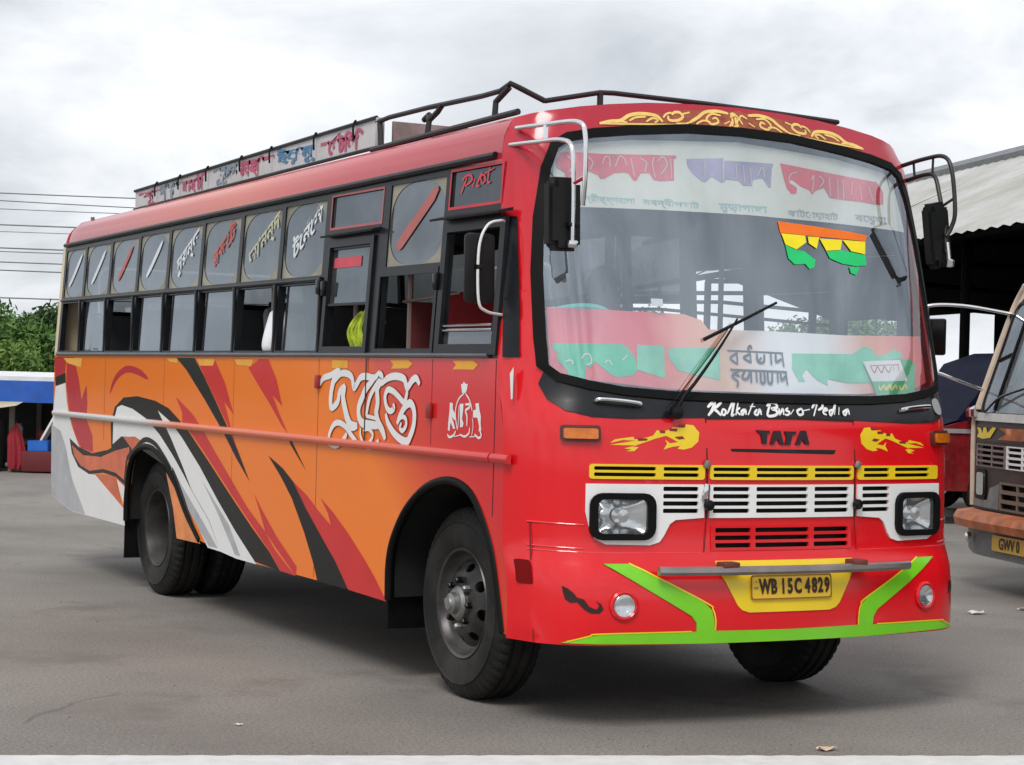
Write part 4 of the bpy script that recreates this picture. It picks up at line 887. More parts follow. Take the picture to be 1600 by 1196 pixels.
# bumper bar
bar = empty('bumper_bar', parent=BUS)
V = []; F = []; nb = 24; pr = [(-.05, .020), (-.062, .012), (-.066, -.006), (-.056, -.020), (-.03, -.022), (-.03, .018)]
for i in range(nb+1):
    s = -.705+1.41*i/nb; y0 = -1.205+.06*(s/.7)**2
    for dy, dz in pr: V.append((s, y0+dy*(.75 if i in (0, nb) else 1), .728+dz))
n = len(pr)
for i in range(nb):
    for k in range(n): F.append((i*n+k, (i+1)*n+k, (i+1)*n+(k+1) % n, i*n+(k+1) % n))
F += [tuple(range(n)), tuple(nb*n+k for k in range(n))]
mesh('bar', V, F, mat('dull_steel_bar', (.33, .29, .28), .36, .75, var=.2, dust=.25), bar)
for s in (-1, 1): MB().box((s*.36, -1.215, .752), (.085, .07, .026), bev=.005).build('bracket', mat('rusty_bracket', (.20, .055, .04), .6, .3, var=.4), bar)
# flame badges, maker's letters, slit
paint('fl', m_yel, 'flame_badge', .0020, FRONT, True, .04); paint('fldark', mat('dark_red_detail', (.22, .012, .008), .4), 'flame_badge_detail', .0040, FRONT, True, .04)
mb = MB(); 
for s in D['tata']: sheet(PP(s), FRONT, step=.03, d=.008, thick=.008, mb=mb)
mb.build('maker_letters', mat('dark_maker_letters', (.018, .006, .012), .35), BUS)
paint('slit', m_void, 'bonnet_slit', .002, FRONT)
m_mark = mat('dark_mark', (.03, .006, .006), .35)
sheet(PP(D['dragon'][0]), FRONT, step=.03, d=.002).build('painted_mark', m_mark, BUS); sheet([(1.06, .63), (1.10, .63), (1.12, .60), (1.10, .575), (1.05, .57)], FRONT, step=.03, d=.002).build('painted_mark', m_mark, BUS)
# white scuff on the far corner
sheet(PP('1.10,.88 1.19,.84 1.19,.95 1.12,.96'), FRONT, step=.04, d=.0015).build('bare_filler_patch', mat('filler_grey', (.55, .53, .50), .6), BUS)
# pocket at near corner
sheet(rrect(-1.222, .652, -1.188, .758, .008, 2), FRONT, step=.02, d=.0012).build('corner_pocket', mat('dark_red_pocket', (.16, .003, .003), .6, spec=.1), BUS)
mb = MB()
for z0, z1 in ((.40, .93),): ribbon([(-1.183, z0), (-1.183, z1)], .0035, FRONT, .0012, mb, 1)
mb.build('corner_seam', mat('dark_red_seam', (.16, .004, .004), .5), BUS)
# cowl strip below the windscreen
cowl = PP('0,1.417 .418,1.410 .80,1.398 .97,1.404 1.07,1.430 1.125,1.475 1.145,1.545 1.118,1.62')
cowl = [(-a, b) for a, b in cowl[::-1]]+cowl[1:]
low = [p for p in inflate(WS, -.004) if p[1] < 1.66]
low = sorted(low, key=lambda p: -p[0])
sheet(cowl+low, FRONT, step=.05, d=.005, thick=.006).build('cowl_strip', mat('cowl_black', (.010, .011, .014), .25, var=.3, coat=.15, dust=.04, spec=.25), BUS)
strokes('kolkata', m_white, 'cowl_lettering', .0160, FRONT, wmul=1.55)
for s in (-1, 1):
    P = [FRONT(s*a, b, d) for a, b, d in ((.945, 1.470, .006), (.93, 1.470, .03), (.84, 1.464, .035), (.75, 1.456, .03), (.735, 1.455, .006))]
    MB().tube(P, .010, 8).build('grab_handle', m_chrome if s < 0 else m_chrome, BUS)
sheet(rrect(.995, 1.44, 1.07, 1.52, .03), FRONT, step=.03, d=.011, thick=.005).build('wiper_blank', mat('grey_plastic', (.30, .31, .32), .45), BUS)
# windscreen surround and glass
ws = empty('windscreen', parent=BUS)
sheet(inflate(WS, .034), FRONT, [inflate(WS, -.006)], step=.05, d=.014, thick=.02).build('rubber_seal', m_rubber, ws)
sheet(inflate(WS, .004), FRONT, step=.06, d=.004).build('pane', g_ws, ws)
# black quarter beside the driver's door and black strip over the windscreen
sheet(PP('-1.226,1.662 -1.192,1.662 -1.172,2.0 -1.158,2.31 -1.186,2.31 -1.206,2.0'), FRONT, step=.012, d=.004).build('quarter_panel', m_frame, BUS)
# --- ornament over the windscreen
mb = MB()
for s in D['orn_bg']: P = PP(s); sheet(P, FRONT, step=.04, d=.0015, mb=mb); sheet(mir(P), FRONT, step=.04, d=.0018, mb=mb)
mb.build('ornament_ground', m_goldbg, BUS)
paint('orn_p', m_gold, 'scroll_ornament', .0030, FRONT, True, .03); strokes('orn', m_gold, 'scroll_ornament', .0090, FRONT, True, .6, 1.45)
# --- destination boards and banner behind the glass
def IN(off): return lambda s, z, d: (s, fy(s, z)+off-d, z)
B0 = IN(.05)
bd = empty('destination_board', parent=BUS)
m_board = gradient_mat('board_pink_fade', [(0, (.82, .09, .13)), (.22, (.82, .12, .15)), (.40, (.86, .50, .32)), (.52, (.88, .88, .90)), (.68, (.88, .88, .90)), (.82, (.86, .36, .24)), (1, (.78, .08, .10))], (1, 0, 0), -1.1, 1.1, .6, 0, 0, .05, 0)
sheet(PP('-1.085,1.60 -.95,1.57 -.55,1.535 0,1.53 .55,1.535 .92,1.565 1.05,1.60 1.06,1.832 .5,1.818 .0,1.822 -.30,1.818 -.33,1.86 -.42,1.885 -.8,1.89 -1.075,1.893'), B0, step=.08, thick=.006).build('board', m_board, bd)
mb = MB(); sheet(PP(D['board_g'][0]), B0, step=.05, d=.002, mb=mb); mb.build('board_lettering', mat('board_green', (.015, .58, .30), .5, var=.2), bd)
mb = MB()
for k, s in enumerate(D['board_g2']): sheet(PP(s), B0, step=.05, d=.002+.0004*k, mb=mb)
mb.build('board_lettering', mat('board_pale_green', (.18, .64, .42), .5, var=.2), bd)
def into(key, mp, d, m, name, par, wmul=1.):
    mb = MB()
    for k, (s, w) in enumerate(D[key]): ribbon(PP(s), w*wmul, mp, d+.0003*k, mb, .8)
    return mb.build(name, m, par)
into('board_hl', B0, .004, mat('board_highlight', (.62, .72, .72), .5), 'board_lettering', bd)
into('board_t', B0, .003, mat('board_ink_blue', (.015, .05, .08), .5), 'board_lettering', bd, 1.7)
sg = empty('route_card', parent=BUS); C0 = IN(.03)
for key, m in (('sign_w', mat('card_white', (.80, .80, .80), .6)), ('sign_g', mat('card_green', (.03, .42, .16), .6))):
    for s in D[key]: sheet(PP(s), C0, step=.05, thick=.003).build('card', m, sg)
into('sign_t', C0, .002, mat('card_red_ink', (.50, .06, .08), .6), 'card_lettering', sg); into('sign_y', C0, .002, mat('card_yellow', (.75, .70, .06), .6), 'card_lettering', sg)
fg = empty('windscreen_sticker', parent=BUS); G0 = lambda s, z, d: FRONT(s, z, .0075+d)
for key, m in (('flag_o', mat('pennant_orange', (.90, .17, .01), .7)), ('flag_y', mat('pennant_yellow', (.92, .76, .01), .7)), ('flag_g', mat('pennant_green', (.01, .58, .16), .7))):
    mb = MB()
    for k, s in enumerate(D[key]): sheet(PP(s), G0, step=.03, d=.0002*k+{'flag_o': 0, 'flag_g': .0012, 'flag_y': .0022}[key], mb=mb)
    mb.build({'flag_o': 'sticker', 'flag_y': 'sticker_lettering', 'flag_g': 'sticker'}[key], m, fg)
bn = empty('windscreen_banner', parent=BUS); A0 = IN(.035)
sheet(PP('-1.03,2.36 -.5,2.372 0,2.378 .5,2.372 1.03,2.36 .985,2.60 .92,2.655 .6,2.70 0,2.735 -.6,2.70 -.92,2.655 -.985,2.60'), A0, step=.08).build('banner_sheet', mat('banner_cream', (.70, .72, .64), .7, var=.08, vscale=3), bn)
m_br, m_bp, m_bt = mat('banner_red_ink', (.72, .07, .10), .7, var=.25), mat('banner_violet_ink', (.38, .34, .52), .7, var=.3), mat('banner_teal_ink', (.36, .56, .52), .7, var=.3)
for key, m in (('ban_r', m_br), ('ban_p', m_bp)):
    for k, q in enumerate(D[key]): sheet(PP(q), A0, step=.05, d=.002+.0003*k).build('banner_lettering', m, bn)
into('ban_l', A0, .004, mat('banner_light_strokes', (.66, .50, .46), .7), 'banner_lettering', bn)
for word, x, wd in (('শ্রীকৃষ্ণবালা', -.74, .26), ('নবদ্বীপঘাট', -.42, .30), ('মুড়াগাছা', -.02, .28), ('কাটোয়াহাট', .40, .32), ('বেথুয়া', .78, .22)):
    mb = MB(); text_into(mb, word, A0, (x, 2.405), .062, .002, bold=.001, fit=(wd, .048)); mb.build('banner_lettering', m_bt if x < .3 else mat('banner_grey_ink', (.35, .38, .38), .7), bn)
sheet(rect(-.605, 1.915, -.545, 1.950), IN(.01), step=.05).build('permit_sticker', m_white, BUS)
# --- wipers
def wiper(root, tip, b0, b1):
    w = empty('wiper', parent=BUS)
    c = Vector(FRONT(*root, .03)); MB().lathe([(0, -.03), (.03, -.028), (.032, 0), (.02, .014), (0, .016)], 16, 'y', c).build('wiper_motor', m_black, w)
    P = [FRONT(root[0]+(tip[0]-root[0])*t, root[1]+(tip[1]-root[1])*t, .035+.03*math.sin(math.pi*min(1, t))) for t in np.linspace(0, 1, 8)]
    MB().tube(P, [.010, .005], 8, False).build('wiper_arm', m_black, w)
    P = [FRONT(root[0]+.02+(tip[0]-.03-root[0])*t, root[1]+.03+(tip[1]-.06-root[1])*t, .03+.02*math.sin(math.pi*t)) for t in np.linspace(0, 1, 6)]
    P = [(p[0]-.03, p[1], p[2]) for p in P]; MB().tube(P, .0025, 6, False).build('washer_tube', m_black, w)
    P = [FRONT(b0[0]+(b1[0]-b0[0])*t, b0[1]+(b1[1]-b0[1])*t, .016) for t in np.linspace(0, 1, 10)]
    MB().tube(P, [.010, .007], 6, False).build('wiper_blade', m_black, w)
wiper((-.585, 1.425), (-.19, 1.86), (-.37, 1.765), (.057, 1.952))

# --- mirrors
def mirror_unit(s, arms, c, tilt, met, bare=True):
    h = empty('mirror', parent=BUS)
    for P in arms: MB().tube(P, .011, 10).build('mirror_arm', met, h)
    M = Euler(tilt).to_matrix(); b = MB()
    bm = bmesh.new(); bmesh.ops.create_cube(bm, size=1); bmesh.ops.scale(bm, vec=(.168, .05, .325), verts=bm.verts[:])
    bmesh.ops.bevel(bm, geom=[e for e in bm.edges if abs(e.verts[0].co.y-e.verts[1].co.y) > .01], offset=.03, segments=4, affect='EDGES')
    bmesh.ops.bevel(bm, geom=[e for e in bm.edges if e.verts[0].co.y < 0 and e.verts[1].co.y < 0], offset=.014, segments=2, affect='EDGES')
    bm.verts.index_update(); b.add([M @ v.co+Vector(c) for v in bm.verts], [[v.index for v in f.verts] for f in bm.faces]); bm.free()
    b.build('housing', mat('mirror_black_plastic', (.011, .0115, .0125), .42, var=.2, dust=.04, spec=.2), h)
    q = [M @ Vector((x, .0262, z))+Vector(c) for x, z in rrect(-.073, -.15, .073, .15, .02)]
    MB().add(q, [tuple(range(len(q)))]).build('mirror_glass', m_chrome, h)
    return h
h = mirror_unit(-1, [[(-1.13, -.52, 2.725), (-1.125, -.80, 2.715), (-1.115, -1.06, 2.70), (-1.105, -1.115, 2.64), (-1.10, -1.115, 2.45), (-1.10, -1.10, 2.33)],
    [(-1.15, -.50, 2.648), (-1.14, -.75, 2.64), (-1.125, -.95, 2.63), (-1.12, -1.03, 2.58), (-1.115, -1.04, 2.40), (-1.11, -1.035, 2.16)]], (-1.135, -.99, 2.297), (0, R_(-1.5), R_(4)), m_chrome)
MB().box((-1.13, -.80, 2.68), (.01, .025, .09)).build('arm_brace', m_chrome, h); MB().tube([(-1.105, -1.11, 2.45), (-1.116, -1.04, 2.43)], .008, 6).build('arm_brace', m_crim, h)
MB().box((-1.11, -1.03, 2.25), (.05, .03, .02), bev=.004).build('clamp', m_black, h); MB().box((-1.11, -1.035, 2.165), (.05, .03, .035), bev=.01).build('clamp', m_chrome, h)
h = mirror_unit(1, [[(1.10, -.53, 2.71), (1.11, -.72, 2.735), (1.115, -.86, 2.735), (1.118, -.92, 2.66), (1.12, -.95, 2.46), (1.11, -.94, 2.38), (1.085, -.93, 2.33)],
    [(1.12, -.55, 2.635), (1.115, -.72, 2.655), (1.11, -.80, 2.64), (1.10, -.85, 2.55), (1.095, -.90, 2.40), (1.09, -.93, 2.25)]], (1.055, -.90, 2.335), (0, R_(-11), R_(16)), mat('black_tube', (.018, .018, .018), .4))
for a, b in (((1.112, -.63, 2.725), (1.118, -.635, 2.645)), ((1.114, -.78, 2.737), (1.112, -.78, 2.65)), ((1.119, -.94, 2.52), (1.097, -.87, 2.48))): MB().tube([a, b], .007, 6).build('arm_brace', MATS['black_tube'], h)
MB().tube([(1.09, -.93, 2.30), (1.10, -.94, 2.20)], .012, 8).build('clamp', m_chrome, h); MB().lathe([(0, -.025), (.02, -.02), (.022, .01), (0, .02)], 12, 'z', (1.10, -.945, 2.20)).build('clamp', m_chrome, h)
# mirror on the driver's door pillar
h = empty('mirror', parent=BUS)
b = MB(); b.box((-1.345, -.60, 2.063), (.155, .05, .318), (0, R_(-1), R_(5)), .022); b.build('housing', MATS['mirror_black_plastic'], h)
MB().tube([(-1.195, -.56, 2.285), (-1.25, -.61, 2.284), (-1.33, -.64, 2.255), (-1.372, -.645, 2.15), (-1.368, -.645, 1.92), (-1.32, -.63, 1.868), (-1.215, -.585, 1.855)], .0068, 10).build('mirror_arm', mat('white_tube', (.75, .75, .74), .3), h)
MB().box((-1.368, -.638, 2.065), (.03, .03, .025), bev=.004).build('clamp', m_black, h)

# --- wheels
def tyre_mesh(R=.468, w=.25, seg=168):
    hw_ = w/2; prof = [(.262, -hw_+.03), (.275, -hw_+.012), (.31, -hw_), (.388, -hw_-.003), (.392, -hw_-.008), (.397, -hw_-.001), (.432, -hw_+.012), (.452, -hw_+.022), (R-.004, -hw_+.036), (R, -hw_+.055)]
    tread = []; x = -hw_+.055
    for gx in (-.055, -.0, .055): tread += [(R, gx-.012), (R-.012, gx-.007), (R-.012, gx+.007), (R, gx+.012)]
    prof = prof+tread+[(r, -x_) for r, x_ in prof[::-1]]
    V = []; F = []; n = len(prof)
    for i in range(seg):
        a = 2*math.pi*i/seg; ph = 0 if i % 3 == 0 else 5
        for k, (r, x) in enumerate(prof):
            rr = r; xx = x
            if k in (6, 7, 8, 9) and ph in (0, 1): rr -= .006; xx += .005
            if k in (n-7, n-8, n-9, n-10) and ph in (0, 1): rr -= .006; xx -= .005
            V.append((xx, rr*math.cos(a), rr*math.sin(a)))
    for i in range(seg):
        j = (i+1) % seg
        for k in range(n-1): F.append((i*n+k, j*n+k, j*n+k+1, i*n+k+1))
    return V, F
TV, TF = tyre_mesh()
def wheel(sgn, y, x_out, dual=False, front=True):
    w = empty('wheel', parent=BUS); w.location = (sgn*(x_out-.125), y, .466)
    t = mesh('tyre', TV, TF, m_tyre, w, sharp=30)
    if dual:
        t2 = link('tyre', t.data, None, w); t2.location = (-sgn*.29, 0, 0)
    o_ = sgn   # outward
    if front:
        prof = [(.262, .085), (.275, .105), (.268, .118), (.255, .112), (.245, .085), (.225, .06), (.205, .055)]
        MB().lathe([(r, o_*x) for r, x in prof], 64).build('rim', mat('rim_flange_steel', (.07, .066, .066), .35, .6, var=.4, dust=.2), w)
        def cone(u, v, d):
            r = math.hypot(u, v); x = interp(r, [(0, .118), (.085, .118), (.10, .112), (.135, .122), (.16, .110), (.212, .056)]); return (o_*(x+d), u, v)
        circ = lambda r, n=48: [(r*math.cos(2*math.pi*i/n), r*math.sin(2*math.pi*i/n)) for i in range(n)]
        holes = [circ(.086, 24)]
        for k in range(8):
            a = 2*math.pi*(k+.3)/8; c, s = math.cos(a), math.sin(a)
            holes.append([(c*(.178+.020*math.cos(t))-s*.030*math.sin(t), s*(.178+.020*math.cos(t))+c*.030*math.sin(t)) for t in np.linspace(0, 2*math.pi, 13)[:-1]])
        sheet(circ(.214), cone, holes, step=.03, thick=.01).build('disc', m_rim, w)
        MB().lathe([(.0, o_*.02), (.25, o_*.02)], 32).build('brake_drum', m_dark, w)
        MB().lathe([(r, o_*x) for r, x in [(.086, .09), (.084, .135), (.07, .15), (.055, .152), (.05, .175), (.035, .182), (.03, .19), (0, .192)]], 32).build('hub', m_steel, w)
        for k in range(8):
            a = 2*math.pi*k/8; MB().lathe([(.0, o_*.15), (.012, o_*.148), (.017, o_*.14), (.017, o_*.105)], 6, c=(0, .112*math.cos(a), .112*math.sin(a))).build('nut', m_black if k % 3 else m_steel, w)
    else:
        MB().lathe([(r, o_*x) for r, x in [(.262, .085), (.275, .105), (.268, .118), (.255, .112), (.24, .08), (.225, .0), (.215, -.07), (.19, -.09), (.12, -.10), (.10, -.06), (.09, .01), (.0, .015)]], 64).build('rim', mat('dusty_black_rim', (.03, .029, .028), .5, .3, var=.4, dust=.3), w)
        for k in range(8):
            a = 2*math.pi*k/8; MB().lathe([(.0, o_*-.05), (.016, o_*-.052), (.018, o_*-.10)], 6, c=(0, .155*math.cos(a), .155*math.sin(a))).build('nut', m_dark, w)
    return w
wheel(-1, .0, 1.10, front=True); wheel(1, .0, .93, front=True)
wheel(-1, 4.70, 1.12, True, False); wheel(1, 4.70, 1.12, True, False)
# underbody
mb = MB(); 
for s in (-1, 1): mb.box((s*.42, 3.0, .68), (.09, 7.6, .2))
mb.build('chassis', m_dark, BUS)
MB().box((0, 0, .47), (1.7, .11, .11)).build('front_axle', m_dark, BUS); MB().tube([(-.8, 4.7, .47), (.8, 4.7, .47)], .085, 12).lathe([(0, -.2), (.2, -.08), (.22, .05), (0, .2)], 20, 'y', (0, 4.7, .47)).build('rear_axle', m_dark, BUS)
MB().box((.7, 2.3, .62), (.55, 1.3, .38), bev=.06).build('fuel_tank', m_dark, BUS)
MB().box((-.72, 1.6, .60), (.5, .7, .3), bev=.03).build('battery_box', m_dark, BUS)
MB().box((0, 3.1, .95), (1.23, 7.6, .04)).build('floor', mat('floor_sheet', (.05, .045, .04), .8), BUS)
for s in (-1, 1):
    for y0, y1 in ((.66, 3.3), (5.12, 6.9)): MB().box((s*.905, (y0+y1)/2, .952), (.58, y1-y0, .04)).build('floor', MATS['floor_sheet'], BUS)
    for y0, y1 in ((-.72, .66), (3.3, 5.12)): MB().box((s*.905, (y0+y1)/2, 1.11), (.58, y1-y0, .03)).build('wheel_box', MATS['floor_sheet'], BUS)
for s in (-1, 1):
    MB().box((s*.96, .60, .50), (.50, .014, .46), bev=.004).build('mud_flap', m_rubber, BUS)
    MB().box((s*.98, 5.10, .48), (.48, .014, .52), bev=.004).build('mud_flap', m_rubber, BUS)

# --- roof rack and signboards
rk = empty('roof_rack', parent=BUS); m_tube = mat('rack_black_tube', (.010, .010, .011), .45)
def zr(y): return -.0104*(y+.55)
MB().tube([(-1.03, 1.36, 2.80), (-1.035, .6, 2.812), (-1.04, -.36, 2.826)], .016, 8).build('rack_rail', m_tube, rk)
MB().tube([(-1.0, 1.36, 2.955), (-1.0, 1.2, 2.965), (-1.0, .7, 2.965), (-1.0, .1, 2.955), (-1.0, -.10, 2.958), (-1.0, -.2, 2.982), (-.95, -.2, 2.965), (-.81, -.2, 2.915)], .014, 8, False).build('rack_rail', m_tube, rk)
MB().tube([(-.81, -.2, 2.915), (-.5, -.2, 2.984), (-.42, -.2, 2.988), (.11, -.2, 2.984), (.5, -.2, 2.975), (.95, -.2, 2.96), (1.0, 0, 2.96), (1.0, 5.7, 2.89)], .013, 8, False).build('rack_rail', m_tube, rk)
for P in ([(-1.03, .655, 2.815), (-1.02, .655, 2.89), (-1.0, .60, 2.93), (-1.0, .55, 2.96)], [(-1.02, .655, 2.89), (-1.0, .70, 2.925), (-1.0, .76, 2.905)], [(-1.035, -.11, 2.82), (-1.03, -.11, 2.90), (-1.0, -.19, 2.965)], [(-.50, -.2, 2.88), (-.50, -.2, 2.985)], [(.5, -.2, 2.87), (.5, -.2, 2.975)], [(1.03, .6, 2.80), (1.0, .6, 2.95)], [(1.03, 3., 2.77), (1.0, 3., 2.92)], [(-1.0, 1.3, 2.80), (-1.0, 1.33, 2.96)]):
    MB().tube(P, .016, 8, False).build('rack_post', m_tube, rk)
# signboards of the luggage carrier
sb = empty('roof_signboard', parent=BUS); m_bd = mat('sign_grey_white', (.52, .53, .54), .5, var=.12, vscale=4, dust=.25)
def BRD(y, z, d): return (-1.0-d, y, z)
zb = lambda y: 2.815-.0145*(y-1.35); zt = lambda y: 2.982-.0212*(y-1.35)
for y0, y1 in ((1.37, 3.0), (3.003, 5.76)):
    sheet([(y0, zb(y0)), (y1, zb(y1)), (y1, zt(y1)), (y0, zt(y0))], BRD, step=.3, thick=.02).build('board', m_bd, sb)
mb = MB()
for fz in (zb, zt): mb.tube([(-1.004, 1.36, fz(1.36)), (-1.004, 5.77, fz(5.77))], .011, 6)
mb.build('board_frame', m_tube, sb)
MB().box((-.99, 1.345, 2.895), (.045, .03, .17), bev=.006).build('board_end', mat('worn_white_post', (.45, .42, .40), .6, var=.3), sb)
words = [('সোটিভি', 1.85, 0), ('ইয়ানু', 2.55, 1), ('নবাব', 3.22, 0), ('কুসুমগা', 3.78, 2), ('নলহাটি', 4.42, 0), ('শালার', 4.92, 2), ('রপুর', 5.42, 0)]
ink = [mat('board_crimson_ink', (.48, .08, .16), .6), mat('board_blue_ink', (.06, .20, .36), .6), mat('board_slate_ink', (.20, .27, .34), .6)]
for wd, y, ci in words:
    mb = MB(); text_into(mb, wd, BRD, (y, (zb(y)+zt(y))/2+.004), .155, .004, flip=-1, bold=.008, fit=(.62 if y < 3.5 else .50, .128)); mb.build('board_lettering', ink[ci], sb)
for y in (1.62, 2.2, 2.92, 3.45, 4.1, 4.68, 5.2):
    ym, ztp = y, zt(y)
    MB().tube([(-1.03, y, ztp-.09), (-1.028, y+.01, ztp-.02), (-1.006, y+.03, ztp+.016), (-.985, y+.07, ztp+.0)], .006, 6).build('rope_tie', m_rubber, sb)
FRB = lambda x, z, d: (x, 1.30-d, z)
sheet([(-.93, 2.83), (.95, 2.83), (.95, 2.96), (-.93, 2.96)], FRB, step=.3, thick=.02).build('board', mat('sign_weathered', (.24, .21, .20), .6, var=.4, vscale=7), sb)
sheet([(1.4, 2.80), (5.76, 2.75), (5.76, 2.90), (1.4, 2.97)], lambda y, z, d: (1.0+d, y, z), step=.4, thick=.02).build('board', m_bd, sb)

# --- interior
MB().box((0, -.66, 1.22), (2.1, .42, .52), bev=.06).build('dashboard', mat('dashboard_dark', (.05, .05, .052), .6), BUS)
st = empty('steering_wheel', parent=BUS); b = MB(); M = Euler((R_(-28), 0, 0)).to_matrix()
def ringpts(r, c, n=48): return [M @ Vector((r*math.cos(2*math.pi*i/n), r*math.sin(2*math.pi*i/n), 0))+Vector(c) for i in range(n+1)]
cw = (-.79, -.42, 1.80)
MB().tube(ringpts(.23, cw), .018, 10, False, False).build('rim', mat('teal_wheel_wrap', (.12, .78, .68), .45), st)
b = MB()
for a in (90, 210, 330): b.tube([M @ Vector((.22*math.cos(R_(a)), .22*math.sin(R_(a)), 0))+Vector(cw), M @ Vector((0, 0, -.03))+Vector(cw)], .012, 8)
b.build('spokes', m_black, st); MB().tube([Vector(cw), (-.79, -.62, 1.40)], .03, 10).build('column', m_black, st)
seat = empty('seat', parent=BUS); m_seat = mat('seat_grey_cover', (.085, .085, .09), .8, var=.2); m_seatr = mat('seat_maroon_cover', (.30, .014, .018), .8, var=.2)
MB().box((0, 0, 1.36), (.84, .42, .11), bev=.04).build('cushion', m_seat, seat)
for s in (-.21, .21): MB().box((s, .24, 1.66), (.40, .10, .62), (R_(-12), 0, 0), .045).build('backrest', m_seat, seat)
for x_ in (-.36, .36): MB().tube([(x_, .2, .97), (x_, .2, 1.34)], .018, 6).build('leg', m_steel, seat)
MB().tube([(-.36, .30, 1.92), (-.36, .33, 1.985), (.36, .33, 1.985), (.36, .30, 1.92)], .012, 6, False).build('grab_rail', m_black, seat)
spots = [(s*.68, y) for y in (1.83, 2.50, 3.17, 3.84, 4.51, 5.18, 5.85, 6.45) for s in (-1, 1)]
for i, (x, y) in enumerate(spots):
    o = seat if i == 0 else copy_tree(seat, BUS)
    o.location = (x, y, 0)
ds = empty('driver_seat', parent=BUS)
MB().box((-.74, .22, 1.36), (.52, .5, .12), bev=.05).build('cushion', m_seatr, ds); MB().box((-.74, .50, 1.68), (.52, .11, .66), (R_(-10), 0, 0), .05).build('backrest', m_seatr, ds); MB().lathe([(.2, 0), (.05, .1), (.05, .35), (.2, .36)], 16, 'z', (-.74, .3, .97)).build('pedestal', m_black, ds)
for x, y in ((-1.08, .70), (-1.08, 1.40), (-1.08, 5.2), (-1.10, 2.6), (-1.08, 6.6), (1.05, 1.0), (.35, 1.0), (-.35, 2.8)):
    MB().tube([(x, y, .97), (x, y, 2.74)], .016, 8).build('grab_pole', mat('pole_brownish', (.22, .15, .13), .4, .3), BUS)
MB().tube([(-1.10, .74, 1.95), (-1.09, .12, 1.98)], .008, 6).build('grab_rail', MATS['pole_brownish'], BUS)
mb = MB(); mb.box((-.30, 1.05, 1.35), (.05, .05, 1.4)); mb.box((.32, 1.05, 1.9), (.04, .04, 1.6)); mb.box((0, 1.05, 2.55), (2.1, .03, .3)); mb.build('partition', m_int, BUS)
MB().box((-.76, .70, 1.46), (.66, .03, .98), bev=.01).build('partition', mat('dark_maroon_panel', (.10, .007, .009), .7), BUS)
# garland of yellow-green cloth hung in the door window
gd = MB()
for k in range(14):
    x0, y0 = -1.12+.04*math.sin(k*2.1), 1.12-.03*(k % 5); h_ = 1.915-.02*abs((k % 5)-2)
    gd.tube([(x0, y0, h_-.03), (x0+.01, y0+.03+.006*k, h_), (x0-.015, y0+.05+.012*k, 1.80), (x0+.012, y0+.01+.015*k, 1.70), (x0, y0+.05+.006*k, 1.58)], [.008, .014+.004*(k % 3)], 6)
o = gd.build('garland', mat('yellow_green_cloth', (.46, .58, .03), .7, var=.5, vscale=18)); tag(o, 'bundle of yellow green cloth streamers hanging inside the bus door window', 'garland')
gd = MB().tube([(-1.10, 2.43, 2.085), (-1.10, 2.43, 2.02)], .006, 6).lathe([(0, -.02), (.018, -.015), (.02, .01), (0, .02)], 12, 'z', (-1.10, 2.43, 2.02)); gd.build('hanging_knob', m_white, BUS)
# ------------------------------------------------------------------ people aboard
def skin_mesh(joints, edges, sub=2):
    me = bpy.data.meshes.new('b'); me.from_pydata([j[:3] for j in joints], edges, [])
    o = bpy.data.objects.new('b', me); COL.objects.link(o)
    o.modifiers.new('s', 'SKIN'); sm = o.modifiers.new('u', 'SUBSURF'); sm.levels = sub; sm.render_levels = sub
    for i, j in enumerate(joints):
        r = j[3]; me.skin_vertices[0].data[i].radius = (r, r) if not isinstance(r, tuple) else r
        me.skin_vertices[0].data[i].use_root = (i == 0)
    dg = bpy.context.evaluated_depsgraph_get(); ev = o.evaluated_get(dg); m2 = bpy.data.meshes.new_from_object(ev)
    V = [v.co.copy() for v in m2.vertices]; F = [tuple(p.vertices) for p in m2.polygons]
    bpy.data.objects.remove(o); bpy.data.meshes.remove(me); bpy.data.meshes.remove(m2)
    return V, F
m_skin = mat('brown_skin', (.20, .095, .055), .55, var=.1); m_hair = mat('black_hair', (.010, .009, .008), .6)
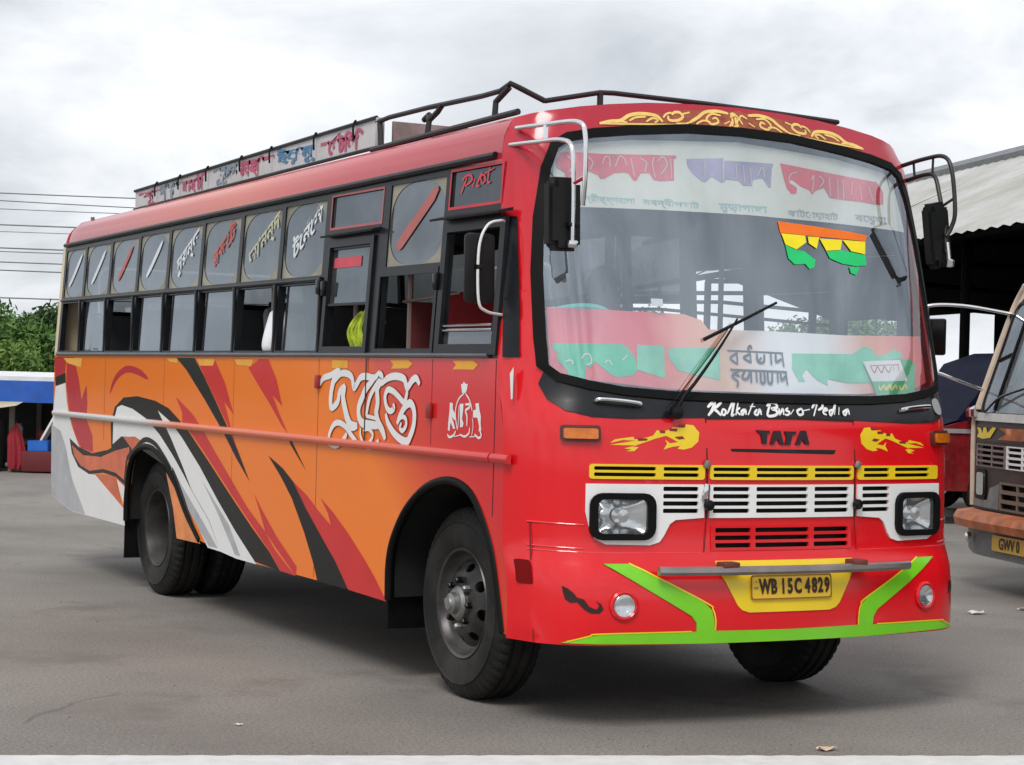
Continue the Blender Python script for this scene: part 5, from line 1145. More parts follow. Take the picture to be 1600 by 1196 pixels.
def person(loc, shirt, label, rz=0., arm_out=0.):
    p = empty('person', loc, rz); tag(p, label, 'person')
    # seated, facing -y; origin at the seat surface under the pelvis
    J = [(0, 0, .10, .13), (0, .03, .28, .125), (0, .05, .44, .14), (0, .03, .54, .055), (0, .01, .60, .055), (0, -.005, .68, .085), (0, -.005, .76, .088), (0, .0, .81, .05)]
    E = [(0, 1), (1, 2), (2, 3), (3, 4), (4, 5), (5, 6), (6, 7)]
    def chain(start, pts):
        k = start
        for q in pts: J.append(q); E.append((k, len(J)-1)); k = len(J)-1
        return k
    for s in (-1, 1):
        wrist = chain(2, [(s*.19, .05, .47, .065), (s*(.25+arm_out*(s < 0)), .03, .26, .046), (s*.20, -.20, .17, .036), (s*.17, -.27, .16, .030), (s*.16, -.33, .155, .034)])
        for f, (dx, ln) in enumerate(((-.03, .06), (-.012, .075), (.008, .072), (.027, .058))):
            x, y, z, _ = J[wrist]; chain(wrist, [(x+dx, y-.03, z-.004, .010), (x+dx, y-.03-ln*.5, z-.014, .009), (x+dx, y-.03-ln, z-.035, .008)])
        x, y, z, _ = J[wrist]; chain(wrist, [(x-s*.035, y+.0, z-.01, .011), (x-s*.05, y-.03, z-.02, .009)])
        chain(0, [(s*.10, -.05, .09, .088), (s*.12, -.42, .08, .062), (s*.12, -.45, -.20, .052), (s*.12, -.43, -.38, .038), (s*.12, -.52, -.41, .034)])
    V, F = skin_mesh(J, E); body = mesh('body', V, F, m_skin, p, sharp=180)
    Jt = [(0, 0, .06, .15), (0, .03, .28, .15), (0, .05, .43, .155), (0, .035, .50, .09)]; Et = [(0, 1), (1, 2), (2, 3)]
    for s in (-1, 1):
        Jt += [(s*.20, .05, .465, .085), (s*(.235+arm_out*.6*(s < 0)), .04, .34, .072), (s*(.25+arm_out*(s < 0)), .03, .25, .066)]; k = len(Jt); Et += [(2, k-3), (k-3, k-2), (k-2, k-1)]
    V, F = skin_mesh(Jt, Et); mesh('shirt', V, F, shirt, p, sharp=180)
    b = MB(); b.lathe([(0, .105), (.04, .10), (.075, .07), (.094, .02), (.096, -.03), (.085, -.075)], 24, 'z', (0, .012, .755)); b.build('hair', m_hair, p)
    b = MB()
    for s in (-1, 1): b.lathe([(0, -.012), (.011, 0), (0, .012)], 10, 'y', (s*.032, -.088, .73))
    b.build('eyes', m_white, p)
    MB().tube([(0, -.085, .735), (0, -.108, .70)], [.008, .015], 8).build('nose', m_skin, p); MB().box((0, -.085, .665), (.045, .01, .012), bev=.004).build('mouth', mat('lips', (.16, .05, .045), .6), p)
    for s in (-1, 1): MB().lathe([(0, -.01), (.026, 0), (0, .01)], 10, 'x', (s*.09, .0, .72)).build('ear', m_skin, p)
    return p
person((-.90, 2.47, 1.41), mat('white_shirt', (.78, .79, .82), .8, var=.06, bump=.3, bscale=25), 'seated passenger in a white shirt with elbow at the open bus window', arm_out=.0)
person((.12, .75, 1.34), mat('orange_cloth', (.62, .12, .04), .8, var=.1), 'seated person in an orange top behind the bus windscreen')

# ------------------------------------------------------------------ litter
m_paper = mat('paper_scrap', (.62, .60, .56), .8)
def scrap(x, y, s, label, m=m_paper):
    V = []; F = []; n = 4
    for i in range(n+1):
        for j in range(n+1): V.append((x+s*(i/n-.5)*1.6+random.uniform(-.1, .1)*s, y+s*(j/n-.5)+random.uniform(-.1, .1)*s, .004+random.uniform(0, .32)*s))
    for i in range(n):
        for j in range(n): F.append((i*(n+1)+j, (i+1)*(n+1)+j, (i+1)*(n+1)+j+1, i*(n+1)+j+1))
    o = mesh('paper_scrap', V, F, m, smooth=False); o.data.transform(Matrix.Identity(4)); tag(o, label, 'litter')
scrap(4.03, 2.12, .07, 'crumpled pale paper scrap on asphalt beyond the bus bumper')
scrap(4.55, 2.22, .055, 'flat pale litter scrap beside crumpled paper beyond the bus bumper')
scrap(-.19, -.85-.9, .05, 'small crumpled beige wrapper on asphalt in front of the bus', mat('beige_wrapper', (.55, .40, .28), .8))
scrap(-2.35, -.35, .022, 'tiny white paper bit on asphalt near the front wheel')
scrap(-1.9, 7.3, .16, 'pale torn sheet on asphalt behind the rear wheel')
scrap(-3.0, 4.1, .05, 'dead leaf curled on asphalt left of the rear wheel', mat('dead_leaf', (.16, .10, .05), .8))
scrap(-1.95, 8.9, .06, 'dark leaf scrap on asphalt past the bus tail', MATS['dead_leaf'])

# ------------------------------------------------------------------ trees and shrubs
def leaf_cloud(blobs, n, size):
    """many small bent leaf faces spread through uneven clumps"""
    V = []; F = []
    wts = np.array([b[3]**2 for b in blobs]); wts = wts/wts.sum()
    pick = rng.choice(len(blobs), n, p=wts)
    for k in pick:
        bx, by, bz, br = blobs[k]; d = rng.normal(size=3); d /= np.linalg.norm(d); r = br*(rng.random()**.38)*(1+.25*rng.normal()*.5)
        c = np.array([bx, by, bz])+d*r*np.array([1, 1, .82]); u = rng.normal(size=3); u /= np.linalg.norm(u); v = np.cross(u, rng.normal(size=3)); v /= np.linalg.norm(v)
        s = size*(.6+.8*rng.random()); i = len(V)
        V += [c-u*s, c+v*s*.42, c+u*s*1.1, c-v*s*.42]; F.append((i, i+1, i+2, i+3))
    return V, F
m_leaf = [mat('leaf_green', (.095, .20, .025), .55, var=.5, vscale=.9, col2=(.030, .085, .012)), mat('leaf_dark_green', (.045, .105, .020), .55, col2=(.018, .05, .010), vscale=1.1), mat('leaf_yellow_green', (.14, .24, .03), .55, col2=(.05, .12, .015), vscale=1.)]
m_bark = mat('bark', (.11, .08, .055), .9, var=.3, bump=.5, bscale=20)
def tree_proto(h, spread, nb, n, ml, size=.10, low=.25):
    t = empty('leafy_tree'); tb = MB(); top = h*.62
    tb.tube([(0, 0, -.05), (.05, .02, h*.3), (.0, .06, top)], [h*.032, h*.014], 9)
    blobs = []
    for k in range(nb):
        a = 2*math.pi*k/nb*2.4+random.random(); r = spread*math.sqrt(random.random()); z = h*(low+(1-low)*(.25+.70*random.random()*(1-.5*(r/spread)**2)))
        x, y = r*math.cos(a), r*math.sin(a); blobs.append((x, y, z, spread*random.uniform(.20, .40)))
        tb.tube([(0, .03, min(top, z*.5)), (x*.5, y*.5, z*.72), (x, y, z)], [h*.011, h*.004], 6)
    tb.build('trunk', m_bark, t); V, F = leaf_cloud(blobs, n, size); mesh('crown', V, F, ml, t, smooth=False, recalc=False)
    return t
def place(px_dir, depth):
    """ground point at a lateral slope px_dir (right per forward) and forward depth from the viewpoint"""
    f2 = Vector((.4692, .8831)); r2 = Vector((.8831, -.4692)); p = Vector((-5.435, -8.644))+f2*depth+r2*(px_dir*depth); return (p.x, p.y, 0)
protos = [tree_proto(2.9, 1.9, 26, 17000, m_leaf[0], .075, .10), tree_proto(2.7, 1.8, 24, 16000, m_leaf[1], .075, .08), tree_proto(2.5, 1.9, 24, 16000, m_leaf[2], .075, .06), tree_proto(3.3, .7, 9, 4000, m_leaf[1], .065, .30)]
plan = [(0, -.268, 44, 1.0, 'bright green bushy tree behind the blue stall'), (1, -.232, 48, 1.05, 'dark green bushy tree behind the bus tail'), (2, -.255, 41, .88, 'yellow green bush low behind the blue stall roof'), (3, -.236, 52, 1.12, 'slender dark tree rising by the rear edge of the bus'),
        (1, -.296, 47, 1.0, 'dark green tree beyond the end of the blue stall'), (0, -.19, 46, .95, 'green tree hidden mostly behind the bus tail')]
refl = [(-.40, 50), (-.48, 46), (-.58, 52), (-.68, 47), (-.80, 52), (-.92, 48)]
right = [(.235, 75, 'green tree seen far beyond the shed opening'), (.205, 82, 'dark tree far behind the parked van')]
used = set()
def put_tree(k, s, d, sc_, lab, grp=None):
    t = protos[k] if k not in used else copy_tree(protos[k]); used.add(k)
    t.location = place(s, d); t.rotation_euler = (0, 0, random.uniform(0, 6)); t.scale = (sc_,)*3; tag(t, lab, 'tree', grp or 'trees at the edge of the yard')
for p in plan: put_tree(*p)
for i, (s, d) in enumerate(refl): put_tree(i % 3, s, d, 1.2+.1*(i % 2), 'leafy tree in the row edging the yard', 'row of trees edging the yard')
for i, s in enumerate((.02, .07, .12, .165, .27, .31, .36, .42)): put_tree(i % 3, s, 88+7*(i % 3), 1.5+.25*(i % 2), 'tall leafy tree in the far belt behind shed and bus', 'far tree belt behind the shed')
for s, d, lab in right: put_tree(0 if s > .22 else 1, s, d, .75, lab, 'trees beyond the shed')

# ------------------------------------------------------------------ power lines
m_wire = mat('wire_grey', (.16, .17, .18), .5); m_conc = mat('pole_concrete', (.36, .35, .33), .85, var=.15)
def elev(ypx): return (577-ypx)/3102
pl0, pl1 = place(-.42, 60), place(-.07, 62)
for nm, P in (('utility_pole', pl0), ('utility_pole', pl1)):
    t = empty(nm, P); MB().tube([(0, 0, -.2), (0, 0, 7.4)], [.16, .10], 10).build('pole', m_conc, t)
    for z in (7.05, 5.9, 4.9): MB().box((0, 0, z), (1.3, .09, .09)).build('crossarm', m_steel, t)
    tag(t, 'concrete utility pole carrying wires beyond the trees' if P is pl0 else 'concrete utility pole carrying wires behind the bus', 'pole')
wires = [(302, 6, .012), (312, 14, .010), (325, 6, .008), (352, 4, .014), (362, 3, .007), (387, 4, .014), (394, 4, .010), (410, 4, .012), (422, 6, .012), (467, 2, .014)]
for k, (ypx, sl, r) in enumerate(wires):
    z0 = 1.56+60*elev(ypx-sl*.8); z1 = 1.56+61*elev(ypx+sl*1.2)
    A, B = Vector(pl0), Vector(pl1); P = []
    for t in np.linspace(0, 1, 25): q = A.lerp(B, t); q.z = z0+(z1-z0)*t-.10*4*t*(1-t)+.05; q.y += .25*(k % 3); P.append(q)
    o = MB().tube(P, r*1.6, 5, False).build('power_line', m_wire)
    tag(o, ['topmost thin overhead wire sloping above the trees', 'second overhead wire, close under the topmost', 'fine overhead wire third from the top', 'thick overhead wire in the middle bundle', 'hair-thin overhead wire below the thick middle one', 'upper wire of the close middle pair', 'lower wire of the close middle pair', 'overhead wire just below the close pair', 'overhead wire second from the bottom', 'lowest overhead wire just above the tree tops'][k], 'wire', 'overhead power lines')

# ------------------------------------------------------------------ vendor stall at the left
S0 = place(-.252, 29.7); RZ = R_(-28)
m_blue = mat('stall_blue_board', (.012, .09, .42), .45, var=.15, dust=.1); m_tarp = mat('cream_tarpaulin', (.50, .44, .30), .8, var=.2, vscale=5)
st = empty('vendor_stall', S0, RZ); tag(st, 'low market stall with blue fascia board and white roof edge', 'stall')
MB().box((.4, .5, 1.40), (4.6, 1.9, .09), (R_(2), 0, 0)).build('roof_sheet', mat('stall_white_sheet', (.70, .72, .74), .5, dust=.2), st)
MB().box((.4, -.44, 1.19), (4.5, .05, .32)).build('fascia', m_blue, st)
for x in (-1.8, .12, 1.1, 2.5):
    for y in (-.38, 1.3): MB().box((x, y, .68), (.07, .07, 1.36)).build('post', mat('stall_post', (.16, .14, .12), .8), st)
MB().box((.4, 1.38, .7), (4.5, .03, 1.3)).build('back_wall', mat('stall_back', (.030, .028, .026), .9), st)
MB().box((.4, .6, .42), (4.2, 1.2, .05)).build('counter', mat('stall_counter', (.12, .10, .09), .8), st)
V = []; F = []
for i in range(13):
    for j in range(5): u, v = i/12, j/4; V.append((-1.9+2.2*u, -.45-.42*v, 1.04-.10*v-.10*math.sin(math.pi*u)*v+.05*u*v))
for i in range(12):
    for j in range(4): F.append((i*5+j, (i+1)*5+j, (i+1)*5+j+1, i*5+j+1))
mesh('awning', V, F, m_tarp, st)
def thing(mb, name, m, label, cat, **kw):
    o = mb.build(name, m, **kw); o.location = S0; o.rotation_euler = (0, 0, RZ); tag(o, label, cat); return o
thing(MB().lathe([(0, .02), (.17, .02), (.19, .2), (.19, .6), (.17, .74), (0, .75)], 20, 'z', (-.18, -.25, .02)), 'oil_drum', mat('black_drum', (.012, .012, .012), .6), 'black drum standing under the stall awning', 'drum')
bu = MB(); V = []; F = []; pr_ = [(.0, .0), (.10, .0), (.125, .10), (.12, .30), (.10, .48), (.05, .60), (.012, .66), (.0, .70)]
for i in range(40):
    a = 2*math.pi*i/40; fl_ = 1+.16*math.cos(a*8+.5)
    for r, z in pr_: V.append((.22+r*fl_*math.cos(a)+.02*math.sin(z*9), -.5+r*fl_*math.sin(a), .05+z))
for i in range(40):
    for k in range(7): F.append((i*8+k, ((i+1) % 40)*8+k, ((i+1) % 40)*8+k+1, i*8+k+1))
bu.add(V, F)
thing(bu, 'wrapped_sack', mat('dark_red_cloth', (.28, .012, .022), .8, var=.2), 'dark red cloth bundle with pointed top before the stall', 'bundle')
b = MB(); b.box((.55, -.45, .33), (.28, .2, .02)); 
for dx, dy, sx_, sy_ in ((-.14, 0, .02, .2), (.14, 0, .02, .2), (0, -.1, .28, .02), (0, .1, .28, .02)): b.box((.55+dx, -.45+dy, .40), (sx_, sy_, .15))
thing(b, 'plastic_crate', mat('blue_plastic', (.01, .12, .52), .5), 'small bright blue crate on a dark red box by the stall', 'crate')
thing(MB().box((.60, -.42, .17), (.55, .4, .30), bev=.02), 'storage_box', mat('maroon_box', (.12, .01, .014), .7), 'dark red box under the blue crate by the stall', 'box')
thing(MB().box((.62, -.2, .62), (.03, .3, .45), (0, R_(28), 0)), 'sign_board', m_white, 'white board leaning inside the stall', 'board')
thing(MB().box((-.32, -.55, .1), (.5, .4, .16), bev=.04), 'flour_sack', m_tarp, 'cream sack lying before the black drum', 'sack')

for k, (x, y, z, r, h, c, lab, cat, nm) in enumerate([(-.62, .3, .445, .09, .22, (.30, .28, .25), 'steel pot on the stall counter beside the drum', 'pot', 'cooking_pot'), (-.9, .25, .445, .06, .30, (.45, .36, .16), 'tan jar on the stall counter near the steel pot', 'jar', 'jar'), (.05, .3, .445, .07, .25, (.42, .40, .38), 'pale canister on the stall counter behind the drum', 'canister', 'canister'), (.42, .2, .445, .08, .16, (.30, .05, .03), 'small red tin on the stall counter', 'tin', 'tin')]):
    thing(MB().lathe([(0, 0), (r*.8, 0), (r, h*.2), (r, h*.75), (r*.6, h*.9), (r*.65, h), (0, h)], 14, 'z', (x, y, z)), nm, mat(nm+'_finish', c, .5, var=.2), lab, cat)
b = MB(); ns = 420
for k in range(ns):
    t = rng.random(); p = a0.lerp(a1, t)-nr*abs(rng.normal())*.22-nr*.004; r = .0022+.004*rng.random()**3
    if k > 300: p = Vector((rng.uniform(-5, 4), rng.uniform(-3, 6), 0)); r = .003+.006*rng.random()**3
    if k > 300 and abs(p.x) < 1.4: continue
    q = [Vector((math.cos(a+k)*r*rng.uniform(.7, 1.2), math.sin(a+k)*r*rng.uniform(.7, 1.2), 0))+p for a in (0, 1.3, 2.5, 3.8, 5.1)]
    b.add(q+[p+Vector((0, 0, r*.9))], [(0, 1, 5), (1, 2, 5), (2, 3, 5), (3, 4, 5), (4, 0, 5)])
o = b.build('grit', mat('grit_stone', (.10, .085, .07), .9, var=.5, vscale=3), smooth=False); tag(o, 'loose grit and crumbs scattered on the asphalt', 'grit', kind='stuff')

# ------------------------------------------------------------------ shed at the right
EA = Vector((12.16, 11.44, 0)); ED = Vector((.292, .956, 0)).normalized(); EI = Vector((.956, -.292, 0)).normalized()
SH = empty('bus_shed', EA); tag(SH, 'open bus shed with pale sheet metal roof and dark interior', 'shed')
def lp(a, p, z): v = ED*a+EI*p; return (v.x, v.y, z)
m_sheet = mat('weathered_sheet_metal', (.56, .57, .57), .45, .2, vscale=.5, dust=.35, col2=(.36, .35, .30)); m_shade = mat('shed_interior_shade', (.0035, .0035, .0035), .95, var=.3, spec=.03)  # deep shade inside the shed is put into this near-black colour
a_lo, a_hi = -24, 34
def slope(p0, z0, p1, z1, m, name, n=120, amp=.018, dz=0):
    V = []; F = []
    for i in range(n+1):
        a = a_lo+(a_hi-a_lo)*i/n; w = amp*(1 if i % 2 else -1)
        V += [lp(a, p0, z0+w+dz), lp(a, p1, z1+w+dz)]
    for i in range(n): F.append((2*i, 2*i+2, 2*i+3, 2*i+1))
    return mesh(name, V, F, m, SH, smooth=False, recalc=False)
nsh = 20
for k in range(nsh):   # separate roof sheets on the visible slope
    a0_, a1_ = a_lo+(a_hi-a_lo)*k/nsh, a_lo+(a_hi-a_lo)*(k+1)/nsh; V = []; F = []; n = 16; lift = .012*(k % 2); e0 = random.uniform(-.06, .05)
    for i in range(n+1):
        a = a0_-.06+(a1_-a0_+.06)*i/n; w = .016*(1 if i % 2 else -1)
        V += [lp(a, e0, 3.69+w+lift), lp(a, 4.4, 5.74+w+lift)]
    for i in range(n): F.append((2*i, 2*i+2, 2*i+3, 2*i+1))
    mesh('roof_sheet', V, F, m_sheet, SH, smooth=False, recalc=False)
slope(.1, 3.66, 4.4, 5.68, m_shade, 'roof_lining', 2, 0); slope(4.4, 5.68, 10.5, 3.60, m_shade, 'roof_lining', 2, 0); slope(4.4, 5.74, 10.6, 3.66, m_sheet, 'rear_roof_slope', 60)  # near-black lining under both slopes carries the painted shade
MB().tube([lp(a_lo, 4.4, 5.75), lp(a_hi, 4.4, 5.75)], .16, 6, False).build('ridge_cap', mat('ridge_grey', (.22, .23, .24), .6, .3, var=.2), SH)
MB().tube([lp(a_lo, .06, 3.66), lp(a_hi, .06, 3.66)], .06, 6, False).build('eave_beam', m_shade, SH)
for a in np.arange(a_lo+.5, a_hi, 6.2):
    for p in (.35, 10.2): MB().tube([lp(a, p, 0), lp(a, p, 3.6)], .07, 8, False).build('post', m_shade, SH)
    MB().tube([lp(a, .3, 3.62), lp(a, 4.4, 3.75), lp(a, 10.2, 3.4)], .05, 6, False).build('truss', m_shade, SH); MB().tube([lp(a, 4.4, 3.75), lp(a, 4.4, 5.6)], .04, 6, False).build('truss', m_shade, SH)
V = [lp(-24, 10.4, 0), lp(22.3, 10.4, 0), lp(22.3, 10.4, 3.6), lp(-24, 10.4, 3.6)]; mesh('back_wall', V, [(0, 1, 2, 3)], m_shade, SH, smooth=False)
pv = MB(); P = [lp(a_lo, -.9, 0), lp(a_hi, -.9, 0), lp(a_hi, 11, 0), lp(a_lo, 11, 0)]; P2 = [(x, y, .10) for x, y, z in P]
o = pv.add(P+P2, [(4, 5, 6, 7), (0, 1, 5, 4), (1, 2, 6, 5), (2, 3, 7, 6), (3, 0, 4, 7)]).build('pavement', mat('shed_floor_concrete', (.20, .185, .165), .85, var=.3, vscale=2, bump=.3), smooth=False); o.location = EA; tag(o, 'low concrete plinth under the bus shed', 'pavement', kind='structure')

# ------------------------------------------------------------------ old brown bus nosing out of the shed
OB = empty('old_bus', (5.08, 2.78, 0), R_(-107)); tag(OB, 'old brown and cream bus with rusty bumper parked by the shed', 'bus')
m_brown = mat('old_brown_paint', (.050, .024, .017), .45, var=.4, vscale=5, dust=.08, spec=.25); m_ocream = mat('old_cream_paint', (.56, .45, .36), .45, var=.15, dust=.3)
m_rust = mat('rusty_bumper', (.40, .11, .03), .6, var=.5, vscale=7, dust=.45); m_ogrey = mat('old_grey_paint', (.17, .18, .175), .55, var=.3, dust=.2)
def of(x, z): return .10*(x/1.2)**2+(.0 if z < 1.36 else (z-1.36)*.34)
OF = lambda x, z, d: (x, of(x, z)-d, z)
wso = rrect(-1.08, 1.40, 1.08, 2.28, .12)
sheet(PP('-1.2,.62 1.2,.62 1.2,1.4 1.16,2.2 1.05,2.42 .8,2.55 0,2.62 -.8,2.55 -1.05,2.42 -1.16,2.2 -1.2,1.4'), OF, [wso, rrect(-.98, .98, .98, 1.13, .02), rrect(-.5, .66, .5, .84, .02)], step=.09, thick=.03).build('front_panel', m_brown, OB)
sheet(PP('-1.205,1.42 -1.12,1.42 -1.10,2.15 -1.0,2.32 -.7,2.36 .7,2.36 1.0,2.32 1.10,2.15 1.12,1.42 1.205,1.42 1.165,2.2 1.055,2.43 .8,2.56 0,2.63 -.8,2.56 -1.055,2.43 -1.165,2.2'), OF, step=.08, d=.006, thick=.006).build('cab_dome', m_ocream, OB)
sheet([(a*1.03, 1.84+(b-1.84)*1.05) for a, b in wso], OF, [wso], step=.09, d=.012, thick=.014).build('windscreen_seal', m_rubber, OB)
sheet(wso, OF, step=.15, d=.002).build('windscreen_pane', glass('old_windscreen', (.62, .66, .66), 2.2, .16, (.6, .62, .64)), OB)
MB().tube([OF(-1.20, .64, .01), OF(-1.205, 1.3, .012), OF(-1.20, 1.5, .012), OF(-1.165, 2.2, .014), OF(-1.05, 2.44, .014)], .022, 8).build('corner_piping', m_ocream, OB)
MB().tube([OF(-.72, 1.42, .015), OF(-.72, 2.26, .015)], .014, 6).build('windscreen_divider', m_rubber, OB)
MB().tube([OF(-1.06, 1.82, .012), OF(-.72, 1.88, .012)], .012, 6).build('windscreen_divider', m_rubber, OB)
sheet(rect(-1.19, 1.33, 1.19, 1.395), OF, step=.1, d=.015, thick=.02).build('scuttle_strip', mat('old_offwhite', (.50, .49, .47), .5, var=.2, dust=.3), OB)
sheet(rect(-1.15, 1.17, 1.15, 1.30), OF, step=.1, d=.006, thick=.006).build('name_band', mat('dark_brown_band', (.045, .022, .014), .5, var=.4), OB)
sheet(PP('-1.10,1.20 -.95,1.185 -.75,1.20 -.62,1.28 -.70,1.285 -.82,1.235 -.86,1.28 -.93,1.275 -.95,1.23 -1.0,1.27 -1.10,1.275 -1.05,1.235'), OF, step=.06, d=.014).build('painted_flourish', m_yel, OB)
sheet(PP('-.58,1.19 -.1,1.19 .3,1.24 -.1,1.285 -.55,1.28 -.40,1.24'), OF, step=.06, d=.014).build('painted_flourish', m_rust, OB)
def bars(x0, x1, z0, z1, n, verts, m, name, d=.01):
    b = MB(); H_ = [rect(a+.012, z0+(z1-z0)*(k+.18)/n, c-.012, z0+(z1-z0)*(k+.78)/n) for a, c in zip(verts, verts[1:]) for k in range(n)]
    return sheet(rect(x0, z0, x1, z1), OF, H_, step=.08, d=d, thick=.015).build(name, m, OB)
sheet(rect(-1.1, .62, 1.1, 1.15), OF, step=.15, d=-.06).build('radiator_void', m_void, OB)
bars(-1.12, -.42, .965, 1.145, 4, [-1.10, -.72, -.44], mat('faded_mauve_grille', (.20, .13, .13), .5, dust=.15), 'grille')
bars(-.40, 1.12, .965, 1.145, 4, [-.38, -.1, .3, .7, 1.10], m_white, 'grille', .012)
bars(-.52, .52, .64, .86, 3, [-.50, -.17, .17, .50], mat('brown_grille', (.16, .11, .08), .6), 'grille', .012)
for s in (-1, 1):
    h = empty('headlight', parent=OB)
    sheet([(s*a, b) for a, b in rrect(-1.10, .70, -.84, .945, .05)], OF, step=.06, d=.014, thick=.02).build('bezel', m_rubber, h)
    sheet([(s*a, b) for a, b in rrect(-1.06, .735, -.88, .915, .03)], OF, step=.05, d=.022, thick=.008).build('lens', m_chrome, h)
    sheet([(s*a, b) for a, b in PP('-1.17,.64 -1.17,.70 -.80,.70 -.74,.80 -.55,.84 -.55,.64')], OF, step=.08, d=.010, thick=.008).build('valance', m_ogrey, OB)
bp_ = empty('bumper', parent=OB)
V = []; F = []; pr = [(.02, .62), (.16, .60), (.19, .55), (.18, .49), (.02, .47)]
for i in range(21):
    x = -1.25+2.5*i/20; y0 = .14*(abs(x)/1.25)**4
    for dy, z in pr: V.append((x, y0-dy, z))
for i in range(20):
    for k in range(4): F.append((i*5+k, (i+1)*5+k, (i+1)*5+k+1, i*5+k+1))
mesh('bar', V, F, m_rust, bp_)
sheet(PP('-1.22,.48 1.22,.48 1.12,.30 .9,.27 -.9,.27 -1.12,.30'), lambda x, z, d: (x, -.06+.14*(abs(x)/1.25)**4-d, z), step=.1, thick=.02).build('apron', m_ogrey, bp_)
sheet(rrect(-.42, .335, .2, .455, .015), lambda x, z, d: (x, -.07-d, z), step=.1, d=.02, thick=.012).build('plate', m_ylw2, bp_)
mb = MB(); text_into(mb, 'GWV 0', lambda x, z, d: (x, -.07-d, z), (-.11, .392), .12, .024, sx=.95, bold=.003); mb.build('plate_number', MATS['plate_ink'], bp_)
MB().lathe([(0, -.02), (.035, -.012), (.04, .02)], 16, 'y', (-.92, -.07, .40)).build('fog_lamp', m_chrome, bp_)
# body, roof, windows, wheels of the old bus
hb = .62; prb = [(1.2, .5), (1.2, 1.4), (1.16, 2.2), (1.05, 2.43), (.8, 2.56), (0, 2.63), (-.8, 2.56), (-1.05, 2.43), (-1.16, 2.2), (-1.2, 1.4), (-1.2, .5)]
def ob_strip(idx, m, name):
    V = []; F = []; 
    for i in idx: x, z = prb[i]; V += [(x, of(x, z)+.03, z), (x, 8.2, z)]
    for k in range(len(idx)-1): F.append((2*k, 2*k+2, 2*k+3, 2*k+1))
    return mesh(name, V, F, m, OB)
ob_strip([0, 1], m_brown, 'side_panel'); ob_strip([9, 10], m_brown, 'side_panel'); ob_strip([2, 3, 4, 5, 6, 7, 8], m_ocream, 'roof')
for s in (-1, 1):
    OS = lambda y, z, d: (s*(1.2-.05*max(0, z-1.4)+d), y, z)
    ws_ = [rect(.75+.9*k, 1.5, 1.55+.9*k, 2.1) for k in range(8)]
    sheet(PP('.35,1.4 8.2,1.4 8.2,2.2 .35,2.2'), OS, ws_, step=.3, thick=.02).build('window_band', m_frame, OB)
    for r_ in ws_: sheet(r_, OS, step=.5, d=-.01).build('window_pane', g_side, OB)
MB().add([(x, 8.19, z) for x, z in prb], [tuple(range(len(prb)))]).build('rear_panel', m_brown, OB)
MB().box((0, 4.2, .9), (2.3, 7.8, .05)).build('floor', m_dark, OB)
for x, y in ((-1.0, 1.2), (1.0, 1.2), (-1.0, 5.9), (1.0, 5.9)):
    o = mesh('wheel', TV, TF, m_tyre, OB); o.location = (x, y, .466)
# mirror arm of the old bus, wiper and a hanging cloth bundle
mr_ = empty('mirror', parent=OB)
MB().tube([OF(-1.13, 2.20, .0), (-1.20, -.05, 2.26), (-1.25, -.35, 2.24), (-1.26, -.40, 2.1), (-1.25, -.40, 1.80), (-1.20, -.15, 1.68), OF(-1.19, 1.58, .02)], .014, 8).build('mirror_arm', m_chrome, mr_)
MB().tube([(-1.25, -.32, 2.23), (-1.24, -.33, 1.82)], .010, 8).build('mirror_arm', m_chrome, mr_)
MB().box((-1.22, -.25, 2.0), (.17, .04, .30), (0, 0, R_(35)), .02).build('housing', m_black, mr_)
MB().tube([OF(-.9, 1.40, .03), OF(-.6, 1.52, .05), OF(-.2, 1.60, .03)], .010, 6).build('wiper', m_black, OB)
MB().lathe([(0, -.05), (.04, -.04), (.045, .02), (0, .05)], 12, 'z', OF(-1.16, 1.40, .04)).build('corner_lamp', m_chrome, OB)
sheet(PP('-.92,1.62 -.80,1.62 -.74,1.95 -.80,2.02 -.88,1.85'), lambda x, z, d: (x, of(x, z)+.10, z), step=.1).build('green_sticker_board', m_leaf[0], OB)

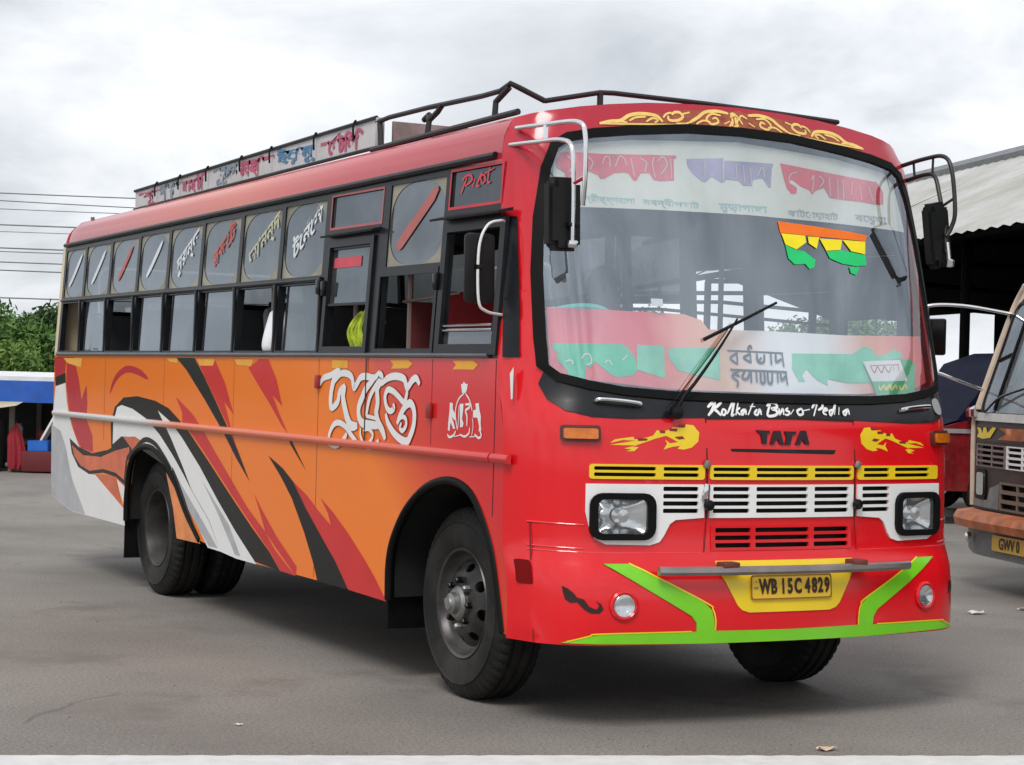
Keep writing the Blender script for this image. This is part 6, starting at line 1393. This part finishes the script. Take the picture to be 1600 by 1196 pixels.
# ------------------------------------------------------------------ van behind, in the shed
VN = empty('parked_van', (9.54, 9.44, .10), R_(-107)); tag(VN, 'dark blue van with red lower side inside the shed mouth', 'van')
m_navy = mat('navy_paint', (.006, .008, .022), .6, var=.2, spec=.06); m_vred = mat('van_red_paint', (.20, .008, .012), .5, var=.4, dust=.1, spec=.2)
VS = lambda y, z, d: (d-.08*max(0, z-1.1), y, z)
sheet(PP('.0,.30 .0,.85 .12,1.0 .55,1.12 4.2,1.12 4.2,.30 3.6,.30 3.55,.55 3.3,.72 3.0,.55 2.95,.30 1.25,.30 1.2,.55 .95,.72 .65,.55 .6,.30'), VS, step=.2, thick=.03).build('side_panel', m_vred, VN)
sheet(PP('.45,1.12 4.2,1.12 4.2,1.80 3.9,1.92 1.4,1.95 1.0,1.80'), VS, [PP('.85,1.20 1.9,1.20 1.9,1.70 1.25,1.70'), rect(2.0, 1.2, 2.9, 1.7), rect(3.0, 1.2, 3.9, 1.7)], step=.2, thick=.03).build('window_band', m_navy, VN)
for P in (PP('.85,1.20 1.9,1.20 1.9,1.70 1.25,1.70'), rect(2.0, 1.2, 2.9, 1.7), rect(3.0, 1.2, 3.9, 1.7)): sheet(P, VS, step=.3, d=-.01).build('window_pane', glass('van_glass', (.05, .05, .06), 1.6, .05), VN)
V = [(x, y, z) for x in (-.08, -1.7) for y, z in ((0.0, .35), (.0, .85), (.12, 1.0), (.50, 1.13), (1.0, 1.80), (1.4, 1.94), (3.9, 1.92), (4.2, 1.8), (4.2, .35))]
mesh('shell', V, [(k, k+1, k+10, k+9) for k in range(8)]+[tuple(range(9, 18))], m_navy, VN, sharp=25)
MB().box((-.85, -.06, .45), (1.75, .12, .2), bev=.04).build('bumper', m_steel, VN); MB().box((.012, 2.1, 1.0), (.02, 4.1, .05)).build('side_trim', mat('van_grey_trim', (.3, .3, .31), .5), VN)
for x, y in ((-.12, .92), (-.12, 3.27), (-1.58, .92), (-1.58, 3.27)): o = mesh('wheel', TV, TF, m_tyre, VN); o.location = (x, y, .31); o.scale = (.7, .66, .66)
MB().lathe([(0, -.06), (.05, -.05), (.06, .02), (.03, .06), (0, .07)], 14, 'z', (.16, .55, 1.22)).tube([(.0, .6, 1.1), (.16, .55, 1.18)], .015, 6).build('wing_mirror', m_vred, VN)
